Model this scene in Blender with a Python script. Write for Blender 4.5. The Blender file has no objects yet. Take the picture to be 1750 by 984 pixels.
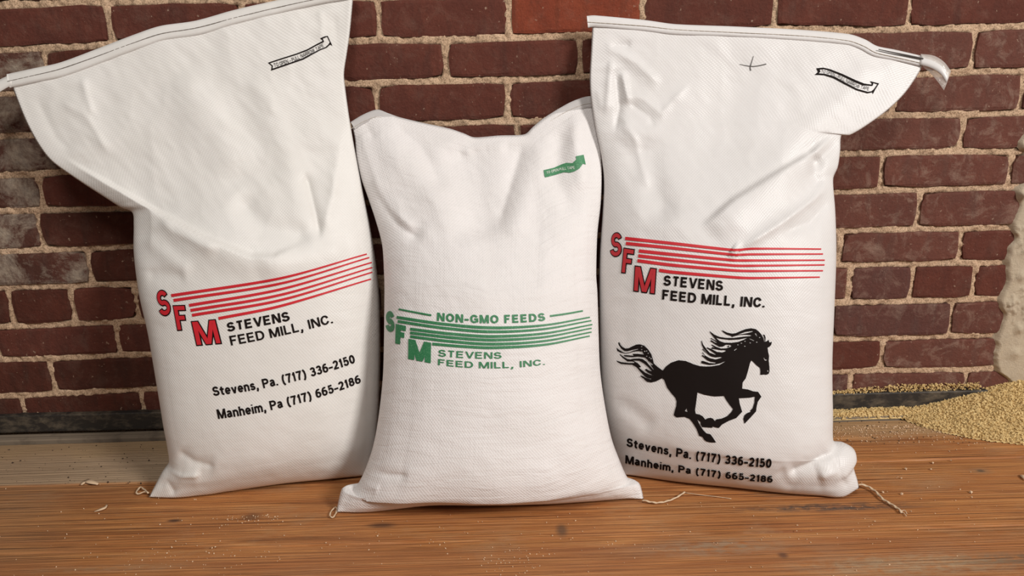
import bpy, bmesh, math, random
import numpy as np
from mathutils import Vector, Matrix
from mathutils.bvhtree import BVHTree

random.seed(7)
SC = bpy.context.scene
COL = SC.collection

# ------------------------------------------------------------------ camera
F_PX, CX, CY = 1273.0, 875.0, 492.0
PITCH, YAW, ROLL = 0.2613, 0.0097, -0.0224
CAM = np.array([-0.0362, -1.282, 0.600])
_cy, _sy, _cp, _sp = math.cos(YAW), math.sin(YAW), math.cos(PITCH), math.sin(PITCH)
FW = np.array([_sy * _cp, _cy * _cp, -_sp])
_R = np.array([_cy, -_sy, 0.0])
_U = np.cross(_R, FW)
RT = _R * math.cos(ROLL) + _U * math.sin(ROLL)
UP = -_R * math.sin(ROLL) + _U * math.cos(ROLL)
cam_data = bpy.data.cameras.new('camera')
cam_data.sensor_width = 36.0
cam_data.lens = F_PX / 1750.0 * 36.0
cam_data.clip_start = 0.02
cam = bpy.data.objects.new('camera', cam_data)
M = Matrix.Identity(4)
for i in range(3):
    M[i][0], M[i][1], M[i][2], M[i][3] = RT[i], UP[i], -FW[i], CAM[i]
cam.matrix_world = M
COL.objects.link(cam)
SC.camera = cam

# ------------------------------------------------------------------ light
world = bpy.data.worlds.new('world')
world.use_nodes = True
bg = world.node_tree.nodes['Background']
bg.inputs[0].default_value = (1.0, 0.93, 0.86, 1)
bg.inputs[1].default_value = 0.12
SC.world = world


def area(name, loc, target, size, energy, color):
    d = bpy.data.lights.new(name, 'AREA')
    d.shape = 'DISK'
    d.size = size
    d.energy = energy
    d.color = color
    o = bpy.data.objects.new(name, d)
    o.location = loc
    o.rotation_euler = (Vector(target) - Vector(loc)).to_track_quat('-Z', 'Y').to_euler()
    COL.objects.link(o)
    return o


area('key_lamp', (2.7, -2.8, 2.3), (0.0, 0.0, 0.3), 1.0, 133, (1.0, 0.965, 0.93))
area('fill_light', (-0.25, -1.75, 2.1), (0.0, 0.0, 0.1), 0.6, 20, (1.0, 0.955, 0.91))  # added fill, not a real fixture: brightens the left sack and floor

SC.view_settings.view_transform = 'Standard'
SC.view_settings.look = 'None'
SC.view_settings.gamma = 1.0
SC.view_settings.use_curve_mapping = False
SC.view_settings.exposure = -0.02


# ------------------------------------------------------------------ geometry helpers
def ray(px, py):
    d = RT * ((px - CX) / F_PX) + UP * ((CY - py) / F_PX) + FW
    return d


def on_wall(px, py, y=0.0):
    d = ray(px, py)
    return CAM + d * ((y - CAM[1]) / d[1])


def on_floor(px, py, z=0.0):
    d = ray(px, py)
    return CAM + d * ((z - CAM[2]) / d[2])


def project(P):
    d = P - CAM
    w = d @ FW
    return np.stack([CX + F_PX * (d @ RT) / w, CY - F_PX * (d @ UP) / w], -1)


def _hash(ix, iy, seed):
    n = (ix.astype(np.int64) * 374761393 + iy.astype(np.int64) * 668265263 + seed * 974634777) & 0x7fffffff
    n = ((n ^ (n >> 13)) * 1274126177) & 0x7fffffff
    return ((n ^ (n >> 16)) & 0xffff) / 65535.0


def vnoise(x, y, seed=0):
    x = np.asarray(x, float); y = np.asarray(y, float)
    ix, iy = np.floor(x), np.floor(y)
    fx, fy = x - ix, y - iy
    fx = fx * fx * fx * (fx * (fx * 6 - 15) + 10); fy = fy * fy * fy * (fy * (fy * 6 - 15) + 10)
    a, b = _hash(ix, iy, seed), _hash(ix + 1, iy, seed)
    c, d = _hash(ix, iy + 1, seed), _hash(ix + 1, iy + 1, seed)
    return ((a * (1 - fx) + b * fx) * (1 - fy) + (c * (1 - fx) + d * fx) * fy) * 2 - 1


def fbm(x, y, seed=0, oct=3):
    t, a = 0, 1.0
    for k in range(oct):
        t = t + a * vnoise(np.asarray(x) * 2 ** k, np.asarray(y) * 2 ** k, seed + k * 17)
        a *= 0.5
    return t / 1.75


def sstep(a, b, x):
    t = np.clip((np.asarray(x, float) - a) / (b - a), 0, 1)
    return t * t * (3 - 2 * t)


def mesh_obj(name, verts, faces, mat, parent=None, smooth=True, loc=None):
    me = bpy.data.meshes.new(name)
    verts = np.asarray(verts, float)
    if loc is not None:
        verts = verts - np.asarray(loc, float)
    me.from_pydata([tuple(v) for v in verts], [], [tuple(int(i) for i in f) for f in faces])
    if smooth:
        me.shade_smooth()
    me.materials.append(mat)
    o = bpy.data.objects.new(name, me)
    if loc is not None:
        o.location = tuple(loc)
    if parent is not None:
        o.parent = parent
        o.matrix_parent_inverse = parent.matrix_world.inverted() if parent.type != 'EMPTY' else \
            Matrix.Translation(-Vector(parent.location))
    COL.objects.link(o)
    return o


def tag(o, label=None, cat=None, group=None, kind=None):
    if label: o['label'] = label
    if cat: o['category'] = cat
    if group: o['group'] = group
    if kind: o['kind'] = kind
    return o


def grid_faces(nu, nv, off=0, flip=False):
    f = []
    for j in range(nv - 1):
        for i in range(nu - 1):
            a = off + j * nu + i
            q = (a, a + 1, a + nu + 1, a + nu)
            f.append(q[::-1] if flip else q)
    return f


def tube(pts, rad, n=6, close=True):
    pts = np.asarray(pts, float)
    m = len(pts)
    rad = np.full(m, rad) if np.isscalar(rad) else np.asarray(rad)
    V, Fc = [], []
    for i in range(m):
        t = pts[min(i + 1, m - 1)] - pts[max(i - 1, 0)]
        t = t / (np.linalg.norm(t) + 1e-9)
        a = np.cross(t, [0.13, 0.2, 0.97]); a /= np.linalg.norm(a) + 1e-9
        b = np.cross(t, a)
        for k in range(n):
            w = 2 * math.pi * k / n
            V.append(pts[i] + rad[i] * (a * math.cos(w) + b * math.sin(w)))
    for i in range(m - 1):
        for k in range(n):
            Fc.append((i * n + k, i * n + (k + 1) % n, (i + 1) * n + (k + 1) % n, (i + 1) * n + k))
    if close:
        Fc.append(tuple(range(n))[::-1]); Fc.append(tuple((m - 1) * n + k for k in range(n)))
    return V, Fc


def catmull(P, n):
    P = np.asarray(P, float)
    if len(P) == 2:
        t = np.linspace(0, 1, n)[:, None]
        return P[0] * (1 - t) + P[1] * t
    L = np.r_[0, np.cumsum(np.linalg.norm(np.diff(P, axis=0), axis=1))]
    Q = np.vstack([2 * P[0] - P[1], P, 2 * P[-1] - P[-2]])
    out = []
    for s in np.linspace(0, L[-1], n):
        i = min(max(np.searchsorted(L, s, 'right') - 1, 0), len(P) - 2)
        t = (s - L[i]) / (L[i + 1] - L[i])
        p0, p1, p2, p3 = Q[i], Q[i + 1], Q[i + 2], Q[i + 3]
        # centripetal-ish tension to avoid overshoot
        m1 = (p2 - p0) * 0.5 * min(1, np.linalg.norm(p2 - p1) / (1e-9 + 0.5 * np.linalg.norm(p2 - p0)))
        m2 = (p3 - p1) * 0.5 * min(1, np.linalg.norm(p2 - p1) / (1e-9 + 0.5 * np.linalg.norm(p3 - p1)))
        out.append((2 * t**3 - 3 * t**2 + 1) * p1 + (t**3 - 2 * t**2 + t) * m1 + (-2 * t**3 + 3 * t**2) * p2 + (t**3 - t**2) * m2)
    return np.array(out)


# ------------------------------------------------------------------ materials
class NT:
    def __init__(s, name):
        s.m = bpy.data.materials.new(name)
        s.m.use_nodes = True
        s.t = s.m.node_tree
        s.b = s.t.nodes['Principled BSDF']

    def n(s, typ, **kw):
        nd = s.t.nodes.new(typ)
        for k, v in kw.items():
            if k.startswith('_'):
                setattr(nd, k[1:], v)
            else:
                key = int(k[1:]) if k[0] == 'i' and k[1:].isdigit() else k
                if isinstance(v, bpy.types.NodeSocket):
                    s.t.links.new(v, nd.inputs[key])
                else:
                    nd.inputs[key].default_value = v
        return nd

    def link(s, a, b):
        s.t.links.new(a, b)

    def coord(s, kind='Object', scale=(1, 1, 1), off=None):
        if kind == 'Position':
            c = s.n('ShaderNodeNewGeometry').outputs['Position']
        else:
            c = s.n('ShaderNodeTexCoord').outputs[kind]
        mp = s.n('ShaderNodeMapping', i0=c)
        mp.inputs['Scale'].default_value = scale
        if off is not None:
            if isinstance(off, bpy.types.NodeSocket):
                s.link(off, mp.inputs['Location'])
            else:
                mp.inputs['Location'].default_value = off
        return mp.outputs[0]

    def noise(s, vec, scale, detail=4, rough=0.6, dist=0.0):
        return s.n('ShaderNodeTexNoise', Vector=vec, Scale=scale, Detail=detail, Roughness=rough, Distortion=dist).outputs['Fac']

    def ramp(s, fac, stops):
        r = s.n('ShaderNodeValToRGB', i0=fac)
        e = r.color_ramp.elements
        while len(e) < len(stops):
            e.new(0.5)
        for el, (p, c) in zip(e, stops):
            el.position = p
            el.color = (*c, 1) if not np.isscalar(c) else (c, c, c, 1)
        return r.outputs[0]

    def mix(s, fac, a, b, mode='MIX'):
        m = s.n('ShaderNodeMix', _data_type='RGBA', _blend_type=mode)
        for key, v in ((0, fac), (6, a), (7, b)):
            if isinstance(v, bpy.types.NodeSocket):
                s.link(v, m.inputs[key])
            elif key == 0:
                m.inputs[0].default_value = v
            else:
                m.inputs[key].default_value = (*v, 1)
        return m.outputs[2]

    def math(s, op, a, b=0.0, clamp=False):
        m = s.n('ShaderNodeMath', _operation=op, _use_clamp=clamp)
        for k, v in ((0, a), (1, b)):
            if isinstance(v, bpy.types.NodeSocket):
                s.link(v, m.inputs[k])
            else:
                m.inputs[k].default_value = v
        return m.outputs[0]

    def rangemap(s, v, a, b, c=0.0, d=1.0):
        m = s.n('ShaderNodeMapRange', i0=v)
        m.interpolation_type = 'SMOOTHSTEP'
        for k, x in zip((1, 2, 3, 4), (a, b, c, d)):
            m.inputs[k].default_value = x
        return m.outputs[0]

    def bump(s, h, strength, dist, prev=None):
        b = s.n('ShaderNodeBump', Height=h, Strength=strength, Distance=dist)
        if prev is not None:
            s.link(prev, b.inputs['Normal'])
        s.link(b.outputs[0], s.b.inputs['Normal'])
        return b.outputs[0]

    def base(s, c):
        if isinstance(c, bpy.types.NodeSocket):
            s.link(c, s.b.inputs['Base Color'])
        else:
            s.b.inputs['Base Color'].default_value = (*c, 1)

    def rough(s, r):
        if isinstance(r, bpy.types.NodeSocket):
            s.link(r, s.b.inputs['Roughness'])
        else:
            s.b.inputs['Roughness'].default_value = r

    def sepx(s, kind='Position', axis=0):
        c = s.n('ShaderNodeNewGeometry').outputs['Position'] if kind == 'Position' else s.n('ShaderNodeTexCoord').outputs[kind]
        return s.n('ShaderNodeSeparateXYZ', i0=c).outputs[axis]

    def blob(s, centre, rad):
        """1 inside an ellipsoid around a world point, falling to 0 at its rim"""
        c = s.n('ShaderNodeNewGeometry').outputs['Position']
        d = s.n('ShaderNodeVectorMath', _operation='SUBTRACT', i0=c, i1=tuple(centre)).outputs[0]
        d = s.n('ShaderNodeVectorMath', _operation='DIVIDE', i0=d, i1=tuple(rad)).outputs[0]
        l = s.n('ShaderNodeVectorMath', _operation='LENGTH', i0=d).outputs['Value']
        return s.rangemap(l, 0.2, 1.0, 1.0, 0.0)


def flat_mat(name, color, rough=0.6, spec=0.3):
    t = NT(name)
    t.base(color); t.rough(rough)
    t.b.inputs['Specular IOR Level'].default_value = spec
    return t.m


def brick_mat(name, c1, c2, c3, dust=0.25, lime=0.0):
    t = NT(name)
    rnd = t.n('ShaderNodeObjectInfo').outputs['Random']
    off = t.n('ShaderNodeCombineXYZ', i0=t.math('MULTIPLY', rnd, 37.0), i2=t.math('MULTIPLY', rnd, 13.0)).outputs[0]
    v = t.coord('Object', off=off)
    big = t.noise(v, 13, 5, 0.65, 0.3)
    vv = t.coord('Object', (1.0, 1, 0.25), off)
    streak = t.noise(vv, 45, 3, 0.6)
    fine = t.noise(v, 260, 4, 0.7)
    c = t.mix(t.ramp(big, [(0.32, 0.0), (0.66, 1.0)]), c1, c2)
    c = t.mix(t.ramp(streak, [(0.50, 0.0), (0.72, 0.75)]), c, c3)
    c = t.mix(t.math('MULTIPLY', t.ramp(fine, [(0.35, 0.0), (0.75, 1.0)]), 0.30), c, (0.05, 0.02, 0.015))
    c = t.mix(t.math('MULTIPLY', rnd, 0.25), c, c3)
    # pale specks, scratches and mortar dust
    sp = t.noise(v, 150, 2, 0.5)
    c = t.mix(t.math('MULTIPLY', t.ramp(sp, [(0.70, 0.0), (0.78, 1.0)]), 0.6), c, (0.50, 0.36, 0.26))
    dn = t.noise(v, 30, 6, 0.75, 0.6)
    c = t.mix(t.math('MULTIPLY', t.ramp(dn, [(0.5, 0.0), (0.8, 1.0)]), dust), c, (0.46, 0.33, 0.25))
    if lime:
        lx = t.rangemap(t.sepx('Position', 0), -0.765, -0.655, 1.0, 0.0)
        ln = t.noise(t.coord('Position'), 16, 6, 0.75, 0.4)
        lm = t.math('MULTIPLY', lx, t.ramp(ln, [(0.44, 0.0), (0.62, 1.0)]), True)
        gl = t.noise(t.coord('Position'), 60, 4, 0.7)
        lc = t.mix(gl, (0.13, 0.11, 0.10), (0.58, 0.46, 0.34))
        c = t.mix(t.math('MULTIPLY', lm, lime), c, lc)
    t.base(c); t.rough(0.88)
    t.b.inputs['Specular IOR Level'].default_value = 0.2
    p = t.bump(t.noise(v, 90, 6, 0.75), 0.7, 0.005)
    t.bump(fine, 0.35, 0.0012, p)
    return t.m


BRICK = {
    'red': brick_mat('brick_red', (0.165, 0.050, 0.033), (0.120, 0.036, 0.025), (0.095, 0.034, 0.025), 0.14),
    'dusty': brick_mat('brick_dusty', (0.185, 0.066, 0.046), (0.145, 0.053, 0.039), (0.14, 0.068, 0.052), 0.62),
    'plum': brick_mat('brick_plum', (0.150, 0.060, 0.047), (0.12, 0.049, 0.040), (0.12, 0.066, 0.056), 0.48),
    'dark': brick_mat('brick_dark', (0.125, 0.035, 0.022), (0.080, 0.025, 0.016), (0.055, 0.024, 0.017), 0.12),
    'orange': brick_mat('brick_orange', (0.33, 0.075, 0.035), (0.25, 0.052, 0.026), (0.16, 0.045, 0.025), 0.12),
    'limed': brick_mat('brick_limed', (0.125, 0.038, 0.025), (0.080, 0.030, 0.020), (0.10, 0.055, 0.045), 0.25, 1.0),
}


def mortar_mat():
    t = NT('sand_mortar')
    v = t.coord('Position')
    c = t.mix(t.ramp(t.noise(v, 18, 5, 0.7), [(0.3, 0.0), (0.7, 1.0)]), (0.74, 0.52, 0.35), (0.60, 0.41, 0.265))
    c = t.mix(t.math('MULTIPLY', t.ramp(t.noise(v, 380, 3, 0.7), [(0.42, 1.0), (0.52, 0.0)]), 0.55), c, (0.13, 0.075, 0.04))
    c = t.mix(t.ramp(t.noise(v, 520, 2, 0.6), [(0.62, 0.0), (0.72, 0.6)]), c, (0.70, 0.55, 0.40))
    t.base(c); t.rough(0.95)
    t.b.inputs['Specular IOR Level'].default_value = 0.1
    p = t.bump(t.noise(v, 120, 5, 0.75), 0.7, 0.004)
    t.bump(t.noise(v, 420, 3, 0.7), 0.6, 0.0018, p)
    return t.m


def concrete_mat():
    t = NT('grey_plaster')
    v = t.coord('Position')
    c = t.mix(t.ramp(t.noise(v, 22, 5, 0.7), [(0.3, 0.0), (0.7, 1.0)]), (0.60, 0.50, 0.36), (0.50, 0.41, 0.30))
    c = t.mix(t.ramp(t.noise(v, 240, 4, 0.7), [(0.60, 0.0), (0.75, 0.5)]), c, (0.13, 0.10, 0.075))
    t.base(c); t.rough(0.95)
    t.bump(t.noise(v, 160, 6, 0.75), 0.7, 0.004)
    return t.m


def wood_mat():
    t = NT('old_pine')
    rnd = t.n('ShaderNodeObjectInfo').outputs['Random']
    off = t.n('ShaderNodeCombineXYZ', i0=t.math('MULTIPLY', rnd, 9.0), i1=t.math('MULTIPLY', rnd, 5.0), i2=t.math('MULTIPLY', rnd, 3.0)).outputs[0]
    pos = t.coord('Position')
    v = t.coord('Position', (1.0, 26.0, 1.0), off)
    g1 = t.noise(v, 3.0, 4, 0.6, 1.2)
    v2 = t.coord('Position', (1.1, 95.0, 1.0), off)
    g2 = t.noise(v2, 2.6, 3, 0.65, 0.5)
    vl = t.coord('Position', (1.0, 3.2, 1.0), off)
    g3 = t.noise(vl, 4.5, 5, 0.65, 0.5)
    c = t.mix(t.ramp(g1, [(0.33, 0.0), (0.67, 1.0)]), (0.56, 0.245, 0.080), (0.40, 0.145, 0.043))
    c = t.mix(t.ramp(g2, [(0.53, 0.0), (0.68, 0.95)]), c, (0.130, 0.046, 0.015))
    c = t.mix(t.ramp(g2, [(0.28, 0.7), (0.44, 0.0)]), c, (0.60, 0.31, 0.135))
    c = t.mix(t.ramp(g3, [(0.45, 0.0), (0.72, 0.7)]), c, (0.30, 0.105, 0.035))
    # trodden-in pale dust
    dn = t.noise(t.coord('Position', (1.0, 2.2, 1.0)), 6.5, 6, 0.7, 0.4)
    dust = t.ramp(dn, [(0.52, 0.0), (0.74, 0.55)])
    c = t.mix(dust, c, (0.44, 0.26, 0.135))
    # the dusty strip of bare grey-beige boards by the wall on the left, and by the feed pile
    px = t.sepx('Position', 0); py = t.sepx('Position', 1)
    wob = t.math('MULTIPLY', t.math('SUBTRACT', t.noise(pos, 9, 4, 0.6), 0.5), 0.30)
    left = t.rangemap(t.math('ADD', px, wob), -0.50, -0.30, 1.0, 0.0)
    back = t.rangemap(py, -0.193, -0.187, 0.0, 1.0)
    c = t.mix(t.math('MULTIPLY', t.math('MULTIPLY', left, back), 0.88), c, (0.50, 0.38, 0.255))
    rb = t.rangemap(t.math('ADD', py, t.math('MULTIPLY', wob, 0.25)), -0.125, -0.075, 0.0, 1.0)
    c = t.mix(t.math('MULTIPLY', rb, 0.75), c, (0.47, 0.31, 0.16))
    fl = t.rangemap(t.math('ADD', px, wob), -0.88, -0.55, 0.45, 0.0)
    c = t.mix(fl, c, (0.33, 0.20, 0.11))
    fr = t.rangemap(py, -0.406, -0.394, 0.38, 0.0)
    c = t.mix(fr, c, (0.34, 0.125, 0.045))
    # stains and knots
    nz = t.ramp(t.noise(t.coord('Position', (1, 2, 1)), 45, 4, 0.7), [(0.35, 0.0), (0.6, 1.0)])
    for (x, y), r, s_, col in KNOTS:
        p = on_floor(x, y)
        m = t.math('MULTIPLY', t.blob(p, r), s_)
        if r[0] > 0.03:
            m = t.math('MULTIPLY', m, nz)
        c = t.mix(m, c, col)
    t.base(c)
    t.rough(t.rangemap(g2, 0.3, 0.7, 0.5, 0.68))
    t.b.inputs['Specular IOR Level'].default_value = 0.3
    p = t.bump(g2, 0.9, 0.005)
    t.bump(t.noise(pos, 300, 4, 0.7), 0.25, 0.001, p)
    return t.m


KNOTS = [((298, 889), (0.016, 0.006, 0.05), 0.9, (0.07, 0.03, 0.018)),
         ((430, 882), (0.022, 0.014, 0.05), 0.6, (0.10, 0.05, 0.03)),
         ((652, 897), (0.030, 0.010, 0.05), 0.8, (0.10, 0.045, 0.025)),
         ((960, 905), (0.012, 0.022, 0.05), 0.8, (0.13, 0.075, 0.045)),
         ((1338, 949), (0.010, 0.009, 0.05), 0.8, (0.12, 0.05, 0.03)),
         ((1676, 804), (0.010, 0.006, 0.05), 0.95, (0.04, 0.02, 0.012)),
         ((1676, 804), (0.026, 0.014, 0.05), 0.4, (0.30, 0.20, 0.12)),
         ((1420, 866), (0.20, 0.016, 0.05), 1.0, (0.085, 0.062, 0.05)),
         ((1720, 955), (0.10, 0.018, 0.05), 0.9, (0.09, 0.06, 0.045)),
         ((1560, 965), (0.22, 0.035, 0.05), 0.75, (0.42, 0.30, 0.18)),
         ((1220, 935), (0.14, 0.030, 0.05), 0.75, (0.36, 0.25, 0.16)),
         ((180, 972), (0.16, 0.012, 0.05), 0.6, (0.40, 0.24, 0.13))]


def cloth_mat(name, base, shade, weave, wstr, rough, seed, crinkle):
    """woven plastic: flat tapes crossing, thin printed-over coating"""
    t = NT(name)
    uv = t.n('ShaderNodeTexCoord').outputs['UV']
    sx = t.n('ShaderNodeSeparateXYZ', i0=uv)
    a = t.math('SINE', t.math('MULTIPLY', sx.outputs[0], weave))
    b = t.math('SINE', t.math('MULTIPLY', sx.outputs[1], weave * 0.9))
    w = t.math('MULTIPLY', a, b)
    pos = t.coord('Position', (1, 1, 1), (seed, seed, 0))
    n1 = t.noise(pos, 9, 4, 0.6)
    c = t.mix(t.ramp(n1, [(0.35, 0.0), (0.7, 1.0)]), base, shade)
    t.base(c)
    t.rough(rough)
    t.b.inputs['Specular IOR Level'].default_value = 0.32
    t.b.inputs['Subsurface Weight'].default_value = 0.0
    p = t.bump(w, wstr, 0.0010)
    mp = t.n('ShaderNodeMapping', i0=uv)
    mp.inputs['Scale'].default_value = (14, 70, 1)
    mp.inputs['Location'].default_value = (seed, seed, 0)
    cr = t.noise(mp.outputs[0], 1.0, 5, 0.65, 0.4)
    p = t.bump(cr, crinkle, 0.004, p)
    mp2 = t.n('ShaderNodeMapping', i0=uv)
    mp2.inputs['Scale'].default_value = (300, 25, 1)
    p = t.bump(t.noise(mp2.outputs[0], 1.0, 3, 0.6), crinkle * 0.5, 0.0015, p)
    return t.m


def green_mat():
    t = NT('green_ink')
    v = t.coord('Position')
    n = t.noise(v, 900, 2, 0.6)
    big = t.rangemap(t.sepx('Position', 0), 0.0, 0.10, 0.0, 0.22)
    worn = t.math('ADD', t.ramp(n, [(0.55, 0.0), (0.68, 0.75)]), big, True)
    c = t.mix(worn, (0.024, 0.185, 0.070), (0.20, 0.44, 0.25))
    t.base(c); t.rough(0.55)
    return t.m


def clear_mat():
    t = NT('clear_tape')
    t.base((0.92, 0.86, 0.80)); t.rough(0.12)
    t.b.inputs['Alpha'].default_value = 0.38
    t.b.inputs['Specular IOR Level'].default_value = 0.9
    t.bump(t.noise(t.coord('Position'), 120, 3, 0.6), 0.5, 0.004)
    return t.m


def steel_mat():
    t = NT('blackened_steel')
    v = t.coord('Position', (1, 1, 2))
    n = t.noise(v, 28, 6, 0.7)
    c = t.mix(t.ramp(n, [(0.45, 0.0), (0.75, 1.0)]), (0.022, 0.018, 0.015), (0.16, 0.125, 0.085))
    t.base(c); t.rough(0.6)
    t.bump(n, 0.35, 0.002)
    return t.m


def feed_mat():
    t = NT('ground_feed')
    v = t.coord('Position')
    n = t.noise(v, 330, 3, 0.7)
    c = t.mix(t.ramp(n, [(0.35, 0.0), (0.65, 1.0)]), (0.58, 0.39, 0.15), (0.82, 0.62, 0.30))
    t.base(c); t.rough(0.9)
    t.bump(n, 0.6, 0.003)
    return t.m


def shav_mat():
    return flat_mat('pale_shaving', (0.72, 0.52, 0.34), 0.8)


M_MORTAR, M_CONC, M_WOOD = mortar_mat(), concrete_mat(), wood_mat()
M_STEEL, M_FEED, M_CLEAR, M_GREEN = steel_mat(), feed_mat(), clear_mat(), green_mat()
M_BAG1 = cloth_mat('laminated_weave', (0.80, 0.775, 0.74), (0.75, 0.725, 0.685), 1500, 0.16, 0.42, 1.3, 0.14)
M_BAG2 = cloth_mat('open_weave', (0.82, 0.785, 0.77), (0.78, 0.745, 0.725), 1650, 0.21, 0.50, 4.1, 0.55)
M_BAG3 = cloth_mat('laminated_weave_clean', (0.765, 0.74, 0.725), (0.735, 0.71, 0.69), 1500, 0.16, 0.38, 8.7, 0.14)
M_BLACK = flat_mat('black_ink', (0.010, 0.006, 0.005), 0.7, 0.12)
M_RED = flat_mat('red_ink', (0.60, 0.022, 0.032), 0.5)
M_RED_MUTED = flat_mat('red_ink_dull', (0.50, 0.030, 0.038), 0.55)
M_WHITEINK = flat_mat('bare_weave', (0.74, 0.78, 0.70), 0.6)
M_THREAD = flat_mat('cotton_thread', (0.66, 0.50, 0.34), 0.85)
M_STITCH = flat_mat('grey_stitch', (0.20, 0.17, 0.14), 0.85)
M_STITCH_L = flat_mat('tan_stitch', (0.50, 0.43, 0.35), 0.85)
M_GREYINK = flat_mat('grey_pen', (0.10, 0.09, 0.085), 0.6)
M_SHAV = shav_mat()
M_CHIP = flat_mat('dark_chip', (0.05, 0.03, 0.02), 0.8)
M_GAP = flat_mat('dark_subfloor', (0.02, 0.013, 0.009), 0.9)
M_LEDGE = None

# ------------------------------------------------------------------ wall of bricks
COURSE = 0.0665
Z0 = 0.7470                     # height of the bed joint that runs along the top of the frame
LINES = {1: [(0, 85), (150, 78), (600, 70), (850, 66), (1000, 60), (1300, 50), (1553, 50), (1750, 44)],
         2: [(5, 160), (650, 141), (850, 136), (1000, 131), (1500, 129), (1680, 122)],
         3: [(22, 232), (820, 208), (1560, 197), (1700, 193)],
         4: [(50, 298), (110, 293), (1500, 261), (1700, 258)],
         5: [(60, 359), (180, 357), (1500, 325), (1700, 320)],
         6: [(50, 428), (200, 421), (1500, 392), (1700, 388)],
         7: [(50, 490), (200, 485), (1500, 451), (1690, 448)],
         8: [(50, 556), (200, 549), (1500, 515), (1650, 511)],
         9: [(50, 613), (220, 606), (1500, 577), (1650, 573)],
         10: [(50, 674), (250, 664), (1500, 633), (1650, 630)]}
_lw = {}
for k, pts in LINES.items():
    q = np.array([on_wall(*p) for p in pts])
    _lw[k] = (q[:, 0], q[:, 2])


def line_z(k, x):
    if k in _lw:
        return float(np.interp(x, *_lw[k]))
    if k <= 0:
        return line_z(1, x) + COURSE * (1 - k)
    return 0.040 if k == 11 else 0.04 - (k - 11) * COURSE


# joints seen in each course (pixel x, pixel y), from which the course is continued at its own module
JOINTS = {-1: (0.2159, [(24, 0), (250, -20), (760, -35)]),
          0: (0.2159, [(-45, 40), (187, 38), (417, 37), (648, 36), (870, 35), (1098, 30), (1324, 25), (1551, 25)]),
          1: (0.2159, [(80, 108), (306, 110), (534, 108), (762, 105), (990, 100), (1218, 95), (1440, 95), (1661, 88)]),
          2: (0.2159, [(195, 190), (419, 185), (644, 172), (867, 170), (1095, 165), (1310, 165), (1524, 188), (1743, 165)]),
          3: (0.2159, [(150, 265), (440, 250), (665, 240), (885, 235), (1110, 230), (1423, 230), (1642, 230)]),
          4: (0.2159, [(72, 328), (295, 320), (515, 315), (735, 312), (950, 308), (1170, 303), (1290, 302), (1505, 300), (1723, 298)]),
          5: (0.2159, [(71, 395), (290, 390), (505, 385), (720, 380), (935, 375), (1150, 370), (1355, 366), (1567, 362)]),
          6: (0.2159, [(-50, 455), (155, 455), (365, 450), (580, 445), (790, 440), (1005, 435), (1220, 430), (1435, 421), (1640, 423)]),
          7: (0.1066, [(-80, 530), (21, 526), (127, 527), (236, 524), (340, 520), (445, 516), (550, 512), (655, 510), (760, 507), (865, 505),
                       (970, 502), (1075, 499), (1180, 496), (1285, 493), (1345, 492), (1450, 488), (1556, 487), (1661, 486)]),
          8: (0.2159, [(-3, 590), (203, 582), (410, 575), (615, 570), (820, 565), (1025, 560), (1230, 555), (1420, 548), (1623, 545)]),
          9: (0.2159, [(90, 640), (290, 635), (490, 630), (690, 625), (890, 620), (1090, 618), (1300, 614), (1506, 610), (1705, 603)]),
          10: (0.2159, [(41, 690), (245, 688), (450, 683), (655, 678), (855, 673), (1055, 668), (1255, 662), (1453, 655), (1649, 650)])}
X_MIN, X_MAX = -1.40, 1.28
courses = {}
for k in range(-3, 11):
    mod, pts = JOINTS.get(k, (0.2159, None))
    if pts is None:
        xs = [X_MIN + 0.1 * (k % 2) + i * mod for i in range(1, 11)]
    else:
        xs = sorted(float(on_wall(*p)[0]) for p in pts)
    while xs[0] - mod > X_MIN: xs.insert(0, xs[0] - mod)
    while xs[-1] + mod < X_MAX: xs.append(xs[-1] + mod)
    courses[k] = [X_MIN - 0.03] + xs + [X_MAX + 0.03]

# mortar: one rough sheet with raked joints, bricks are set into it
nx, nz = 920, 350
zt = line_z(-3, 0) + 0.0
gx, gz = np.meshgrid(np.linspace(X_MIN - 0.03, X_MAX + 0.03, nx), np.linspace(-0.02, zt, nz))
my = -0.0012 - 0.0042 * fbm(gx * 120, gz * 120, 3, 3) - 0.0018 * fbm(gx * 22, gz * 22, 5, 2)
jd = np.full(gx.shape, 9.0)                       # distance to the nearest joint: behind the bricks the mortar stays back
for k, xs_ in courses.items():
    lz = np.array([line_z(k, x) for x in gx[0]]); lb = np.array([line_z(k + 1, x) for x in gx[0]])
    inrow = (gz <= lz[None]) & (gz > lb[None])
    dz_ = np.minimum(np.abs(gz - lz[None]), np.abs(gz - lb[None]))
    dx_ = np.abs(gx[0][:, None] - np.array(xs_)[None]).min(1)[None]
    jd = np.where(inrow, np.minimum(dz_, dx_), jd)
my = my + 0.010 * sstep(0.0062, 0.0100, jd)
mv = np.stack([gx.ravel(), my.ravel(), gz.ravel()], -1)
back = mv.shape[0]
mv = np.vstack([mv, [[X_MIN - .03, .12, -.02], [X_MAX + .03, .12, -.02], [X_MAX + .03, .12, zt], [X_MIN - .03, .12, zt]]])
wf = grid_faces(nx, nz)
wf.append((back + 3, back + 2, back + 1, back))
wf.append(tuple([back, back + 1] + [nx - 1 - i for i in range(nx)]))
wf.append(tuple([back + 2, back + 3] + [nx * (nz - 1) + i for i in range(nx)]))
wall = mesh_obj('wall_back', mv, wf, M_MORTAR)
tag(wall, kind='structure')
wall['label'] = 'old red brick wall with sandy mortar joints behind the sacks'


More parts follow.
